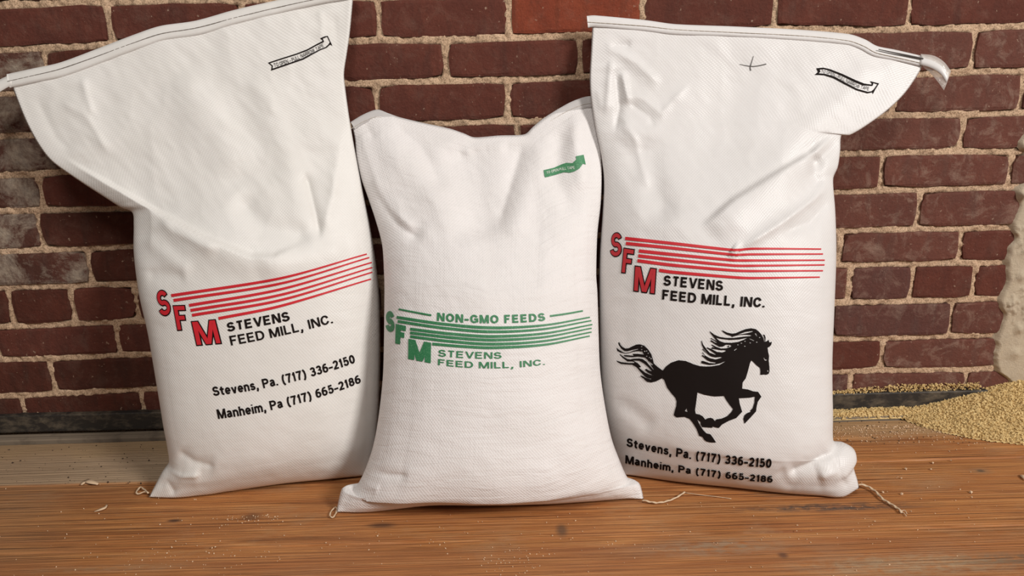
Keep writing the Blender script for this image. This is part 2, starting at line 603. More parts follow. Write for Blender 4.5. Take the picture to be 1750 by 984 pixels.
def make_brick(x0, x1, k, mat, proud):
    cx = (x0 + x1) / 2
    n_u, n_w = (7, 4) if x1 - x0 > 0.13 else (5, 4)
    V = []
    seed = random.randint(0, 9999)
    chip = [random.random() for _ in range(4)]
    tilt = random.uniform(-0.0012, 0.0012)
    for j in range(n_w):
        for i in range(n_u):
            u, w = i / (n_u - 1), j / (n_w - 1)
            x = x0 + (x1 - x0) * u
            zb, ztp = line_z(k + 1, x) + 0.0056, line_z(k, x) - 0.0056
            if k == 10: zb = 0.035
            z = zb + (ztp - zb) * w
            e = (i in (0, n_u - 1)) or (j in (0, n_w - 1))
            y = -proud + tilt * (u - .5) * 2
            if e:
                y += 0.0012
                jx, jz = random.uniform(-.0016, .0016), random.uniform(-.0014, .0014)
                x += jx; z += jz
                if i in (0, n_u - 1) and j in (0, n_w - 1):
                    c = 0.002 + 0.008 * max(0, chip[(i > 0) * 2 + (j > 0)] - 0.55)
                    x += c * (1 if i == 0 else -1); z += 0.8 * c * (1 if j == 0 else -1)
            else:
                if i == 1: x = x0 + 0.005 + random.uniform(0, .002)
                if i == n_u - 2: x = x1 - 0.005 - random.uniform(0, .002)
                if j == 1: z = zb + 0.0045
                if j == n_w - 2: z = ztp - 0.0045
                y += random.uniform(-.0007, .0007)
            V.append((x, y, z))
    Fc = grid_faces(n_u, n_w)
    ring = [i for i in range(n_u)] + [j * n_u + n_u - 1 for j in range(1, n_w)] + \
           [(n_w - 1) * n_u + i for i in range(n_u - 2, -1, -1)] + [j * n_u for j in range(n_w - 2, 0, -1)]
    o0 = len(V)
    for r in ring:
        V.append((V[r][0], 0.03, V[r][2]))
    m = len(ring)
    for i in range(m):
        Fc.append((ring[(i + 1) % m], ring[i], o0 + i, o0 + (i + 1) % m))
    zc = (line_z(k, cx) + line_z(k + 1, cx)) / 2
    mesh_obj('brick', V, Fc, mat, wall, smooth=False, loc=(cx, 0, zc))


for k, xs in courses.items():
    for a, b in zip(xs[:-1], xs[1:]):
        if b - a < 0.03: continue
        g = 0.0042
        c = (a + b) / 2
        zc = (line_z(k, c) + line_z(k + 1, c)) / 2
        p = project(np.array([[c, 0, zc]]))[0]
        if p[0] > 1300:
            key = random.choice(['dusty', 'dusty', 'plum', 'red'] if p[1] > 130 else ['red', 'dusty', 'red'])
            if k == 7 and 1580 < p[0] < 1640: key = 'red'
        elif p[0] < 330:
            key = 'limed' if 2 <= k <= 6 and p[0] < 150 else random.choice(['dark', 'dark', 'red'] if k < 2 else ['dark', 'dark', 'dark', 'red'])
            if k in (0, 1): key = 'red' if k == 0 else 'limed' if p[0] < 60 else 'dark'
        else:
            key = 'red' if k < 4 else random.choice(['dark', 'red'])
        if k == 0 and 900 < p[0] < 1060: key = 'orange'
        if k == 7 and 140 < p[0] < 225: key = 'orange' if False else 'red'
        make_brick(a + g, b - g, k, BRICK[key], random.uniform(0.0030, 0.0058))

# smeared grey plaster over the wall's right end
edge_px = [(1752, 150), (1748, 225), (1735, 243), (1734, 262), (1742, 285), (1738, 310), (1727, 322), (1722, 338), (1722, 395), (1714, 450), (1706, 480),
           (1700, 500), (1697, 520), (1703, 545), (1692, 570), (1685, 600), (1694, 630), (1712, 652), (1716, 690)]
ew = np.array([on_wall(*p) for p in edge_px])
ez = ew[::-1, 2]; ex = ew[::-1, 0]
nxp, nzp = 170, 320
PZ = np.linspace(0.0, zt - 0.001, nzp)
V = []
for z in PZ:
    xe = np.interp(z, ez, ex) + 0.010 * float(fbm(z * 40, 1.0, 9, 3)) + (0.0 if z < ez[-1] else (z - ez[-1]) * 0.8)
    for i in range(nxp):
        u = i / (nxp - 1)
        x = xe + (X_MAX + 0.03 - xe) * u ** 1.3
        V.append((x, z, x - xe))
V = np.array(V)
th = 0.0092 + 0.0016 * fbm(V[:, 0] * 30, V[:, 1] * 30, 31, 3) + 0.0085 * np.clip(fbm(V[:, 0] * 110, V[:, 1] * 110, 41, 3), 0.05, 1) * sstep(-.1, .35, fbm(V[:, 0] * 18, V[:, 1] * 18, 51, 2))
th = -0.003 + (th + 0.003) * sstep(-0.0005, 0.014, V[:, 2])
for (bx, by, r, hgt) in ((1740, 252, .012, .010), (1738, 332, .013, .011), (1738, 470, .014, .006), (1735, 560, .012, .007), (1730, 600, .016, .005), (1741, 672, .02, .012)):
    q = on_wall(bx, by)
    th += hgt * np.exp(-((V[:, 0] - q[0]) ** 2 + (V[:, 1] - q[2]) ** 2) / (r * 0.6) ** 2)
pv = np.stack([V[:, 0], -th, V[:, 1]], -1)
mesh_obj('plaster_patch', pv, grid_faces(nxp, nzp), M_CONC, wall)['label'] = 'rough grey plaster smear at the right end of the brick wall'

# ------------------------------------------------------------------ floor
def seam(p, q):
    a, b = on_floor(*p), on_floor(*q)
    return lambda x: a[1] + (b[1] - a[1]) * (x - a[0]) / (b[0] - a[0])


S1 = seam((50, 758), (1500, 718))
S2 = seam((0, 831), (1750, 780))
S3 = seam((0, 946), (1750, 896))
S0 = lambda x: -0.004
w23 = S2(0) - S3(0)
seams = [S1, S2, S3] + [(lambda x, i=i: S3(x) - w23 * 0.96 * i) for i in range(1, 4)]
FX0, FX1 = -1.50, 1.40
floor = mesh_obj('floor', [(FX0, 0.0, -0.05), (FX1, 0.0, -0.05), (FX1, -0.95, -0.05), (FX0, -0.95, -0.05),
                           (FX0, 0.0, -0.024), (FX1, 0.0, -0.024), (FX1, -0.95, -0.024), (FX0, -0.95, -0.024)],
                 [(0, 1, 2, 3), (7, 6, 5, 4), (0, 4, 5, 1), (1, 5, 6, 2), (2, 6, 7, 3), (3, 7, 4, 0)], M_GAP, smooth=False)
tag(floor, kind='structure')
floor['label'] = 'worn old pine board floor'


def make_plank(f_back, f_front, ztop, gap=0.0012, parent=floor, name='plank', mat=None, n=48, x0=FX0, x1=FX1, seed=0):
    prof = [(0.0, -0.024), (0.0, -0.003), (0.0012, -0.0006), (0.006, 0.0), (0.25, 0.0004), (0.5, 0.0), (0.75, 0.0004), (-0.006, 0.0), (-0.0012, -0.0006), (-0.0, -0.003), (-0.0, -0.024)]
    V = []
    xs = np.linspace(x0, x1, n)
    for i, x in enumerate(xs):
        yb = f_back(x) - gap + 0.0006 * float(vnoise(x * 25, 1, seed)); yf = f_front(x) + gap + 0.0006 * float(vnoise(x * 25, 5, seed + 3))
        W = yb - yf
        for j, (d, z) in enumerate(prof):
            if j < 4: y = yb - d
            elif j < 7: y = yb - W * d
            else: y = yf - d
            V.append((x, y, ztop + z))
    m = len(prof)
    Fc = []
    for i in range(n - 1):
        for j in range(m - 1):
            Fc.append((i * m + j, (i + 1) * m + j, (i + 1) * m + j + 1, i * m + j + 1)[::-1])
        Fc.append((i * m, i * m + m - 1, (i + 1) * m + m - 1, (i + 1) * m))
    Fc.append(tuple(range(m))[::-1]); Fc.append(tuple((n - 1) * m + j for j in range(m)))
    o = mesh_obj(name, V, Fc, mat or M_WOOD, parent, smooth=False)
    return o


for i, (a, b) in enumerate(zip(seams[:-1], seams[1:])):
    make_plank(a, b, 0.0 - 0.0006 * (i % 2), seed=i * 7)


def ledge_mat():
    t = NT('weathered_ledge')
    v = t.coord('Position', (1, 30, 1))
    n = t.noise(v, 4, 4, 0.6, 0.5)
    c = t.mix(n, (0.13, 0.10, 0.075), (0.27, 0.205, 0.14))
    n2 = t.noise(t.coord('Position'), 30, 4, 0.6)
    c = t.mix(t.ramp(n2, [(0.5, 0.0), (0.7, 0.6)]), c, (0.07, 0.05, 0.035))
    t.base(c); t.rough(0.8)
    t.bump(n, 0.4, 0.003)
    return t.m


o = make_plank(lambda x: -0.012, lambda x: S1(x) + 0.002, 0.0065, parent=None, name='trim_2', mat=ledge_mat(), seed=50)
tag(o, kind='structure'); o['label'] = 'narrow weathered ledge board along the foot of the wall'

# blackened steel angle along the foot of the wall
zs_t, zs_b = 0.043, 0.010
prof = [(-0.001, zs_b), (-0.0145, zs_b), (-0.0150, zs_b + 0.002), (-0.0150, zs_t - 0.002), (-0.0142, zs_t), (-0.004, zs_t + 0.0005), (-0.001, zs_t)]
V, Fc = [], []
n = 40
for i, x in enumerate(np.linspace(FX0 + .1, X_MAX, n)):
    for (y, z) in prof:
        V.append((x, y + 0.0004 * float(vnoise(x * 30, z * 100, 3)), z + 0.0004 * float(vnoise(x * 22, 0, 8))))
m = len(prof)
for i in range(n - 1):
    for j in range(m):
        Fc.append((i * m + j, i * m + (j + 1) % m, (i + 1) * m + (j + 1) % m, (i + 1) * m + j))
Fc.append(tuple(range(m))); Fc.append(tuple((n - 1) * m + j for j in range(m))[::-1])
o = mesh_obj('trim_1', V, Fc, M_STEEL, smooth=False)
tag(o, kind='structure'); o['label'] = 'blackened steel strip along the foot of the wall'

# ------------------------------------------------------------------ sacks
def coons(bot, right, top, left, nu, nv):
    """four pixel curves (bot, top: left to right; left, right: bottom to top) -> (nv, nu, 2)"""
    B, T, L, R = catmull(bot, nu), catmull(top, nu), catmull(left, nv), catmull(right, nv)
    u = np.linspace(0, 1, nu)[None, :, None]; v = np.linspace(0, 1, nv)[:, None, None]
    S = (1 - v) * B[None] + v * T[None] + (1 - u) * L[:, None] + u * R[:, None] \
        - ((1 - u) * (1 - v) * B[0] + u * (1 - v) * B[-1] + (1 - u) * v * T[0] + u * v * T[-1])
    return S


def seg_dist(P, pts):
    """distance to a polyline, signed side and parameter along it"""
    pts = np.asarray(pts, float)
    L = np.r_[0, np.cumsum(np.linalg.norm(np.diff(pts, axis=0), axis=1))]
    best = np.full(len(P), 1e9); side = np.zeros(len(P)); par = np.zeros(len(P)); over = np.zeros(len(P))
    for i, (a, b) in enumerate(zip(pts[:-1], pts[1:])):
        d = b - a; l = np.linalg.norm(d)
        tt = ((P - a) @ d) / l ** 2
        t = np.clip(tt, 0, 1)
        q = a + t[:, None] * d
        dd = np.linalg.norm(P - q, axis=1)
        s = d[0] * (P[:, 1] - a[1]) - d[1] * (P[:, 0] - a[0])
        m = dd < best
        best[m] = dd[m]; side[m] = np.sign(s[m]); par[m] = (L[i] + t[m] * l) / L[-1]
    return best, side, par


def features(P, feats):
    h = np.zeros(len(P))
    for kind, pts, w, amp in feats:
        d, s, t = seg_dist(P, pts)
        taper = np.clip(np.minimum(t, 1 - t) * 5 + 0.0, 0, 1) if kind[-1] != '!' else np.ones_like(t)
        taper = taper * taper * (3 - 2 * taper)
        k = kind.rstrip('!')
        if k == 'ridge':                       # soft rounded fold
            h += amp * taper * np.exp(-(d / w) ** 2)
        elif k == 'crease':                    # sharp pinched fold
            h += 1.25 * amp * taper * np.exp(-(np.sqrt(d * d + (0.22 * w) ** 2) - 0.22 * w) / w)
        elif k == 'lip':                       # cloth falls away sharply on the right-hand side of the line
            h += amp * taper * np.where(s < 0, np.exp(-(d / w) ** 2), np.exp(-(d / (0.12 * w)) ** 2))
        elif k == 'blob':
            h += amp * np.exp(-(d / w) ** 2)
    return h * 1.3


class Sack:
    def __init__(s, name, outline, yb_px, y_top, z_top, mat, thick, prof, feats, wrinkle, seed, nu=170, nv=230, root_px=None):
        (pl, pr) = yb_px
        a, b = on_floor(*pl), on_floor(*pr)
        sl = (b[1] - a[1]) / (b[0] - a[0])
        s.ymid = lambda x, z: (a[1] + sl * (x - a[0]) + 0.0) * (1 - np.clip(z / z_top, 0, 1.15) ** 0.92) + y_top * np.clip(z / z_top, 0, 1.15) ** 0.92
        px = coons(*outline, nu, nv).reshape(-1, 2)
        P = s.on_mid(px)
        P[:, 2] = np.maximum(P[:, 2], 0.003)
        # normal of the leaning middle sheet
        N = np.array([0.0, -z_top, -(y_top - (a[1] + b[1]) / 2)]) * np.array([1, 1, -1])
        N = np.array([sl * 0.6, -1.0, 0.0]) + np.array([0, 0, 1.0]) * ((y_top - (a[1] + b[1]) / 2) / z_top)
        N /= np.linalg.norm(N)
        s.N = N
        u = np.tile(np.linspace(0, 1, nu), nv); v = np.repeat(np.linspace(0, 1, nv), nu)
        edge = np.clip(1 - (2 * u - 1) ** 2, 0, 1) ** 0.5
        pv = np.interp(v, *zip(*prof))
        # smooth the thickness profile a little
        pv = 0.5 * pv + 0.25 * np.interp(np.clip(v - .03, 0, 1), *zip(*prof)) + 0.25 * np.interp(np.clip(v + .03, 0, 1), *zip(*prof))
        low = np.clip(v / 0.20, 0, 1); low = (1 - (1 - low) ** 2.0) ** 0.75
        ux = 0.5 + 0.5 * np.sign(u - 0.5) * np.abs(2 * u - 1) ** 1.0
        h0 = thick * pv * low * edge
        Nh = np.array([N[0], N[1], 0.0]); Nh /= np.linalg.norm(Nh)
        k_ = sstep(0.02, 0.42, v)[:, None]
        D = Nh * (1 - k_) + N * k_; D /= np.linalg.norm(D, axis=1)[:, None]
        front = P + D * h0[:, None]
        pp = project(front)
        rim = np.minimum(np.minimum(u, 1 - u) * 9, np.minimum(v, 1 - v) * 25); rim = np.clip(rim, 0, 1)
        h = h0 + features(pp, feats) * rim
        h += rim * wrinkle(pp, u, v)
        front = P + D * h[:, None]
        front[:, 2] = np.maximum(front[:, 2], 0.0015)
        hb = np.maximum(0.6 * h0, 0.004 * rim)
        back = P - D * hb[:, None]
        back[:, 1] = np.minimum(back[:, 1], -0.014)
        back[:, 2] = np.maximum(back[:, 2], 0.0012)
        front[:, 1] = np.minimum(front[:, 1], np.where(rim > 0, back[:, 1] - 0.0015, front[:, 1]))
        border = (rim == 0)
        P[:, 1] = np.minimum(P[:, 1], -0.014)
        front[border] = P[border]
        s.nu, s.nv, s.front = nu, nv, front
        n = nu * nv
        V = np.vstack([front, back])
        faces = grid_faces(nu, nv)
        idx = np.arange(n).reshape(nv, nu)
        bmap = np.arange(n) + n
        bmap[border] = np.arange(n)[border]
        for j in range(nv - 1):
            for i in range(nu - 1):
                q = (idx[j, i], idx[j + 1, i], idx[j + 1, i + 1], idx[j, i + 1])
                faces.append(tuple(bmap[k] for k in q))
        rp = on_floor(*(root_px or ((pl[0] + pr[0]) / 2, (pl[1] + pr[1]) / 2)))
        s.root = bpy.data.objects.new(name, None)
        s.root.empty_display_size = 0.05
        s.root.location = tuple(rp)
        COL.objects.link(s.root)
        s.cloth = mesh_obj('sack_cloth', V, faces, mat, s.root)
        me = s.cloth.data
        uvl = me.uv_layers.new(name='UVMap')
        W = np.linalg.norm(front[nu * (nv // 3)] - front[nu * (nv // 3) + nu - 1]); H = np.linalg.norm(front[nu // 2] - front[n - nu // 2])
        uvv = np.stack([np.r_[u, u] * W, np.r_[v, v] * H], -1)
        li = np.empty(len(me.loops), np.int32); me.loops.foreach_get('vertex_index', li)
        uvl.data.foreach_set('uv', uvv[li].ravel())
        bm = bmesh.new(); bm.from_mesh(me); loose = [x for x in bm.verts if not x.link_faces]
        bmesh.ops.delete(bm, geom=loose, context='VERTS'); bm.to_mesh(me); bm.free()
        s.bvh = BVHTree.FromPolygons([tuple(x) for x in front], grid_faces(nu, nv))
        s.topnorm = N

    def on_mid(s, px):
        px = np.atleast_2d(np.asarray(px, float))
        d = RT[None] * ((px[:, 0] - CX) / F_PX)[:, None] + UP[None] * ((CY - px[:, 1]) / F_PX)[:, None] + FW[None]
        lo = np.full(len(px), 0.5); hi = np.full(len(px), 2.2)
        for _ in range(45):
            mid = (lo + hi) / 2
            Q = CAM + d * mid[:, None]
            inside = Q[:, 1] > s.ymid(Q[:, 0], Q[:, 2])
            hi = np.where(inside, mid, hi); lo = np.where(inside, lo, mid)
        return CAM + d * lo[:, None]

    def hit(s, px, py, lift=0.0007):
        d = ray(px, py)
        dn = Vector(d).normalized()
        loc, nor, i, dist = s.bvh.ray_cast(Vector(CAM), dn)
        if loc is None:
            loc, nor, i, dist = s.bvh.find_nearest(Vector(s.on_mid((px, py))[0]))
        if nor.dot(dn) > 0: nor = -nor
        return np.array(loc + nor * lift - dn * lift * 0.5)


# ---- flat prints laid onto a sack
def refine(verts, faces, maxlen):
    bm = bmesh.new()
    vs = [bm.verts.new((x, y, 0)) for x, y in verts]
    for f in faces:
        try: bm.faces.new([vs[i] for i in f])
        except ValueError: pass
    bmesh.ops.triangulate(bm, faces=bm.faces)
    for _ in range(6):
        es = [e for e in bm.edges if e.calc_length() > maxlen]
        if not es: break
        bmesh.ops.subdivide_edges(bm, edges=es, cuts=1, use_grid_fill=False)
        bmesh.ops.triangulate(bm, faces=[f for f in bm.faces if len(f.verts) > 3])
    bm.verts.index_update()
    V = [(v.co.x, v.co.y) for v in bm.verts]
    Fc = [tuple(v.index for v in f.verts) for f in bm.faces]
    bm.free()
    return V, Fc


def lay(sack, name, verts2, faces, mat, lift=0.0007, maxlen=5.0, parent=None):
    V, Fc = refine(verts2, faces, maxlen)
    P = [sack.hit(x, y, lift) for x, y in V]
    out = []
    for f in Fc:      # face the viewer's side of the cloth
        a, b, c = (V[i] for i in f[:3])
        cr = (b[0] - a[0]) * (c[1] - a[1]) - (b[1] - a[1]) * (c[0] - a[0])
        out.append(f if cr < 0 else f[::-1])
    par = parent or sack.root
    return mesh_obj(name, P, out, mat, par) if parent is None else sub_obj(name, P, out, mat, parent)


def sub_obj(name, P, faces, mat, parent):
    o = mesh_obj(name, P, faces, mat)
    o.parent = parent
    w = Matrix.Translation(Vector(parent.parent.location)) if False else None
    o.matrix_parent_inverse = Matrix.Identity(4)
    return o


def fill_curve(loops):
    cu = bpy.data.curves.new('outline', 'CURVE')
    cu.dimensions = '2D'; cu.fill_mode = 'FRONT'
    for lp in loops:
        sp = cu.splines.new('POLY')
        sp.points.add(len(lp) - 1)
        for p, q in zip(sp.points, lp):
            p.co = (q[0], q[1], 0, 1)
        sp.use_cyclic_u = True
    return curve_mesh(cu)


def curve_mesh(cu):
    ob = bpy.data.objects.new('outline', cu)
    COL.objects.link(ob)
    dg = bpy.context.evaluated_depsgraph_get(); dg.update()
    me = bpy.data.meshes.new_from_object(ob.evaluated_get(dg))
    V = [(v.co.x, v.co.y) for v in me.vertices]
    Fc = [tuple(p.vertices) for p in me.polygons]
    bpy.data.objects.remove(ob)
    bpy.data.meshes.remove(me)
    bpy.data.curves.remove(cu)
    return V, Fc


# block letters drawn as strokes: (width, [polyline or ('c', points) smooth curve, ...]) on a unit cap height
_O = [(.5 + .5 * math.sin(a * math.pi / 12), .5 + .5 * math.cos(a * math.pi / 12)) for a in range(25)]
XH = 0.70


def _arc(cx, cy, rx, ry, a0, a1, n=12):
    return [(cx + rx * math.sin(math.radians(a0 + (a1 - a0) * k / n)), cy + ry * math.cos(math.radians(a0 + (a1 - a0) * k / n))) for k in range(n + 1)]


_S = _arc(.5, .745, .44, .255, 75, -100, 10) + _arc(.5, .745, .44, .255, -120, -165, 3) + _arc(.5, .26, .5, .26, 10, 90, 6) + _arc(.5, .26, .5, .26, 100, 262, 9)
GLYPH = {
    'S': (.66, [_S]), 'T': (.66, [[(0, 1), (1, 1)], [(.5, 1.08), (.5, -.08)]]), 'E': (.64, [[(1, 1), (0, 1), (0, 0), (1.03, 0)], [(0, .52), (.92, .52)]]),
    'F': (.60, [[(0, -.09), (0, 1), (1.05, 1)], [(0, .50), (.88, .50)]]), 'V': (.74, [('h', (0, 1), (.5, 0)), ('h', (1, 1), (.5, 0))]), 'N': (.70, [[(0, -.09), (0, 1.09)], [(1, -.09), (1, 1.09)], ('h', (.06, 1), (.94, 0))]),
    'D': (.69, [[(0, 0), (0, 1)] + _arc(.48, .5, .52, .5, 0, 180, 12) + [(0, 0), (0, .1)]]), 'M': (.86, [[(0, -.09), (0, 1.09)], [(1, -.09), (1, 1.09)], ('h', (.05, 1), (.5, 0)), ('h', (.95, 1), (.5, 0))]), 'I': (.17, [[(.5, -.09), (.5, 1.09)]]),
    'L': (.58, [[(0, 1.09), (0, 0), (1.03, 0)]]), 'C': (.70, [_arc(.5, .5, .5, .5, 66, -246, 18)]), 'G': (.75, [_arc(.5, .5, .5, .5, 60, -205, 17) + [(1, .12), (1, .46), (.52, .46)]]), 'O': (.76, [_O]),
    'P': (.64, [[(0, -.09), (0, 1)] + _arc(.55, .73, .45, .27, 0, 180, 9) + [(0, .46)]]), 'R': (.70, [[(0, -.09), (0, 1)] + _arc(.55, .75, .43, .25, 0, 180, 9) + [(0, .50)], [(.5, .5), (1, -.09)]]),
    'A': (.76, [('h', (0, 0), (.5, 1)), ('h', (1, 0), (.5, 1)), [(.22, .30), (.78, .30)]]), 'U': (.69, [[(0, 1.09), (0, .35)] + _arc(.5, .36, .5, .36, -95, -265, 10) + [(1, .35), (1, 1.09)]]),
    'W': (1.04, [('h', (0, 1), (.25, 0)), ('h', (.5, 1), (.25, 0)), ('h', (.5, 1), (.75, 0)), ('h', (1, 1), (.75, 0))]), 'H': (.70, [[(0, -.09), (0, 1.09)], [(1, -.09), (1, 1.09)], [(0, .53), (1, .53)]]),
    't': (.38, [[(.40, 1.0), (.40, .20)] + _arc(.95, .17, .55, .17, -95, -165, 5) + [(1.25, .005)], [(-.45, .66), (1.35, .66)]]), 'e': (.54, [[(.02, .34), (1, .34)] + _arc(.5, .35, .5, .35, 85, -232, 18)]),
    'v': (.56, [('h', (0, .70), (.5, 0)), ('h', (1, .70), (.5, 0))]), 'n': (.52, [[(0, -.09), (0, .78)], [(0, .45)] + _arc(.5, .42, .5, .28, -85, 90, 10) + [(1, -.09)]]),
    's': (.50, [[(x, y * .70) for x, y in _S]]), 'a': (.52, [_arc(.47, .50, .45, .20, -72, 60, 7) + [(.92, .38), (.92, .10), (1.04, -.06)], [(.92, .40), (.62, .37)] + _arc(.42, .17, .42, .18, -10, -180, 9) + [(.72, .06), (.92, .20)]]),
    'h': (.52, [[(0, -.09), (0, 1.09)], [(0, .45)] + _arc(.5, .42, .5, .28, -85, 90, 10) + [(1, -.09)]]), 'i': (.15, [[(.5, -.09), (.5, .78)], [(.5, .97), (.5, 1.10)]]),
    'm': (.82, [[(0, -.09), (0, .78)], [(0, .45)] + _arc(.25, .44, .25, .26, -85, 90, 9) + [(.5, -.09)], [(.5, .45)] + _arc(.75, .44, .25, .26, -85, 90, 9) + [(1, -.09)]]),
    '7': (.54, [[(-.2, 1), (1.2, 1)], [(1.0, 1.02), (.66, .62), (.46, .28), (.36, -.09)]]), '1': (.32, [[(0, .72), (.35, .82), (.75, 1.05)], [(.75, 1.09), (.75, -.09)]]),
    '3': (.54, [_arc(.48, .76, .44, .24, -75, 180, 10) + _arc(.48, .27, .52, .27, 10, 255, 13)]), '6': (.55, [_arc(.5, .30, .5, .30, -90, 270, 18), _arc(.62, .45, .62, .55, -100, 28, 10)]),
    '2': (.54, [_arc(.5, .72, .46, .28, -80, 100, 9) + [(.80, .47), (.30, .19), (.02, -.02)], [(-.18, 0), (1.15, 0)]]), '5': (.54, [[(.95, 1), (.17, 1), (.06, .47)] + _arc(.48, .32, .52, .32, -52, 255, 14)]),
    '0': (.54, [_O]), '8': (.54, [_arc(.5, .76, .42, .24, 0, 360, 14), _arc(.5, .27, .5, .27, 0, 360, 16)]),
    '(': (.34, [[(1.0, 1.12), (.35, .85), (.1, .42), (.35, -.02), (1.0, -.30)]]), ')': (.34, [[(0.0, 1.12), (.65, .85), (.9, .42), (.65, -.02), (0.0, -.30)]]),
    '.': (.15, [[(.5, -.09), (.5, .09)]]), ',': (.20, [[(.5, .10), (.5, -.14), (-.6, -.36)]]), '-': (.36, [[(-.5, .33), (1.5, .33)]]), ' ': (.24, [])}


def stroke_band(pts, w):
    P = np.array(pts, float)
    keep = [0] + [i for i in range(1, len(P)) if np.linalg.norm(P[i] - P[i - 1]) > 1e-4]
    P = P[keep]
    closed = len(P) > 3 and np.linalg.norm(P[0] - P[-1]) < 1e-3
    n = len(P)
    d = np.diff(P, axis=0); d /= np.linalg.norm(d, axis=1)[:, None]
    nn = np.stack([-d[:, 1], d[:, 0]], -1)
    off = np.zeros((n, 2))
    for i in range(n):
        a = nn[i - 1] if i > 0 else (nn[-1] if closed else nn[0])
        b = nn[i] if i < n - 1 else (nn[0] if closed else nn[-1])
        m = a + b
        l = np.linalg.norm(m)
        m = m / l if l > 1e-6 else b
        off[i] = m * min(1 / max(m @ b, 0.2), 1.55)
    A, B = P + off * w / 2, P - off * w / 2
    return np.vstack([A, B]), [(i, i + 1, n + i + 1, n + i) for i in range(n - 1)]


def text_shape(txt, weight=0.16, spacing=1.0, grow=0.0):
    """letters on a base line at 0 with cap height 1; weight is the stem width, grow widens every stroke"""
    V, Fc, x = [], [], 0.0
    sw = weight
    for ch in txt:
        wd, strokes = GLYPH[ch]
        wd = wd + 0.06
        for st in strokes:
            if st[0] == 'h':                      # slanting stem cut off level at both ends
                (ax, ay), (bx, by) = st[1], st[2]
                ax, bx = (x + sw / 2 + q * max(wd - sw, 0.0) for q in (ax, bx))
                w_ = (sw + grow) * math.hypot(bx - ax, by - ay) / abs(by - ay) * 0.96 / 2
                sl = (bx - ax) / (by - ay)
                e_ = -grow / 2 if grow < 0 else grow / 2
                sg = math.copysign(1, ay - by) * (-1 if grow < 0 else 1)
                ay2, by2 = ay + sg * e_, by - sg * e_
                ax2, bx2 = ax + sl * (ay2 - ay), bx + sl * (by2 - by)
                o0 = len(V); V += [(ax2 - w_, ay2), (ax2 + w_, ay2), (bx2 + w_, by2), (bx2 - w_, by2)]
                Fc.append((o0, o0 + 1, o0 + 2, o0 + 3))
                continue
            ym = lambda v: 0.0 if v == -.09 else 1.0 if v == 1.09 else sw / 2 + v * (1 - sw)
            pts = [(x + sw / 2 + px * max(wd - sw, 0.0), ym(py)) for px, py in st]
            if grow > 0:
                pts = [np.array(p) for p in pts]
                if np.linalg.norm(pts[0] - pts[-1]) > 1e-3:
                    for e, f in ((0, 1), (-1, -2)):
                        t = pts[e] - pts[f]; pts[e] = pts[e] + t / np.linalg.norm(t) * grow / 2
            elif grow < 0:
                pts = [np.array(p) for p in pts]
                if np.linalg.norm(pts[0] - pts[-1]) > 1e-3:
                    for e, f in ((0, 1), (-1, -2)):
                        t = pts[e] - pts[f]; pts[e] = pts[e] + t / np.linalg.norm(t) * grow / 2
            v, f = stroke_band(pts, sw + grow)
            o0 = len(V); V += [tuple(q) for q in v]; Fc += [tuple(o0 + k for k in q) for q in f]
        x += wd + 0.085 * spacing
    return V, Fc, x - 0.085 * spacing


def quad3(p0, p1, p2):
    p0, p1, p2 = (np.array(p, float) for p in (p0, p1, p2))
    L1, L2 = np.linalg.norm(p1 - p0), np.linalg.norm(p2 - p1)
    tm = L1 / (L1 + L2)
    def f(t):
        t = np.asarray(t)[:, None]
        return p0 * ((t - tm) * (t - 1) / (tm)) + p1 * (t * (t - 1) / (tm * (tm - 1))) + p2 * (t * (t - tm) / (1 - tm))
    return f


def lay_text(sack, name, txt, bot, top, mat, weight=0.16, lift=0.0007, spacing=1.0, maxlen=5.0, parent=None, grow=0.0):
    """bot / top: pixel points along the base line and the cap line (2 or 3 each)"""
    V, Fc, W = text_shape(txt, weight, spacing, grow)
    V = np.array(V)
    t = V[:, 0] / W; w = V[:, 1]
    def curve(c):
        c = [np.array(p, float) for p in c]
        if len(c) == 2:
            return lambda t: c[0] + (c[1] - c[0]) * np.asarray(t)[:, None]
        if len(c) > 3:
            D = catmull(c, 120)
            L = np.r_[0, np.cumsum(np.linalg.norm(np.diff(D, axis=0), axis=1))]
            return lambda t: np.stack([np.interp(np.asarray(t) * L[-1], L, D[:, i]) for i in (0, 1)], -1)
        return quad3(*c)
    B, T = curve(bot)(t), curve(top)(t)
    Q = B + (T - B) * w[:, None]
    return lay(sack, name, Q, Fc, mat, lift, maxlen, parent)


def lay_stripe(sack, name, pts, w0, w1, mat, lift=0.0007, n=60, wm=None):
    C = catmull(pts, n)
    t = np.gradient(C, axis=0); t /= np.linalg.norm(t, axis=1)[:, None]
    nn = np.stack([-t[:, 1], t[:, 0]], -1)
    s_ = np.linspace(0, 1, n)
    w = (w0 + (w1 - w0) * s_ if wm is None else np.interp(s_, [0, .5, 1], [w0, wm, w1])) / 2
    V = np.vstack([C + nn * w[:, None], C - nn * w[:, None]])
    Fc = [(i, i + 1, n + i + 1, n + i) for i in range(n - 1)]
    return lay(sack, name, V, Fc, mat, lift, 7.0)


def zs(pts, sc, ox, oy):
    return [(ox + x / sc, oy + y / sc) for x, y in pts]


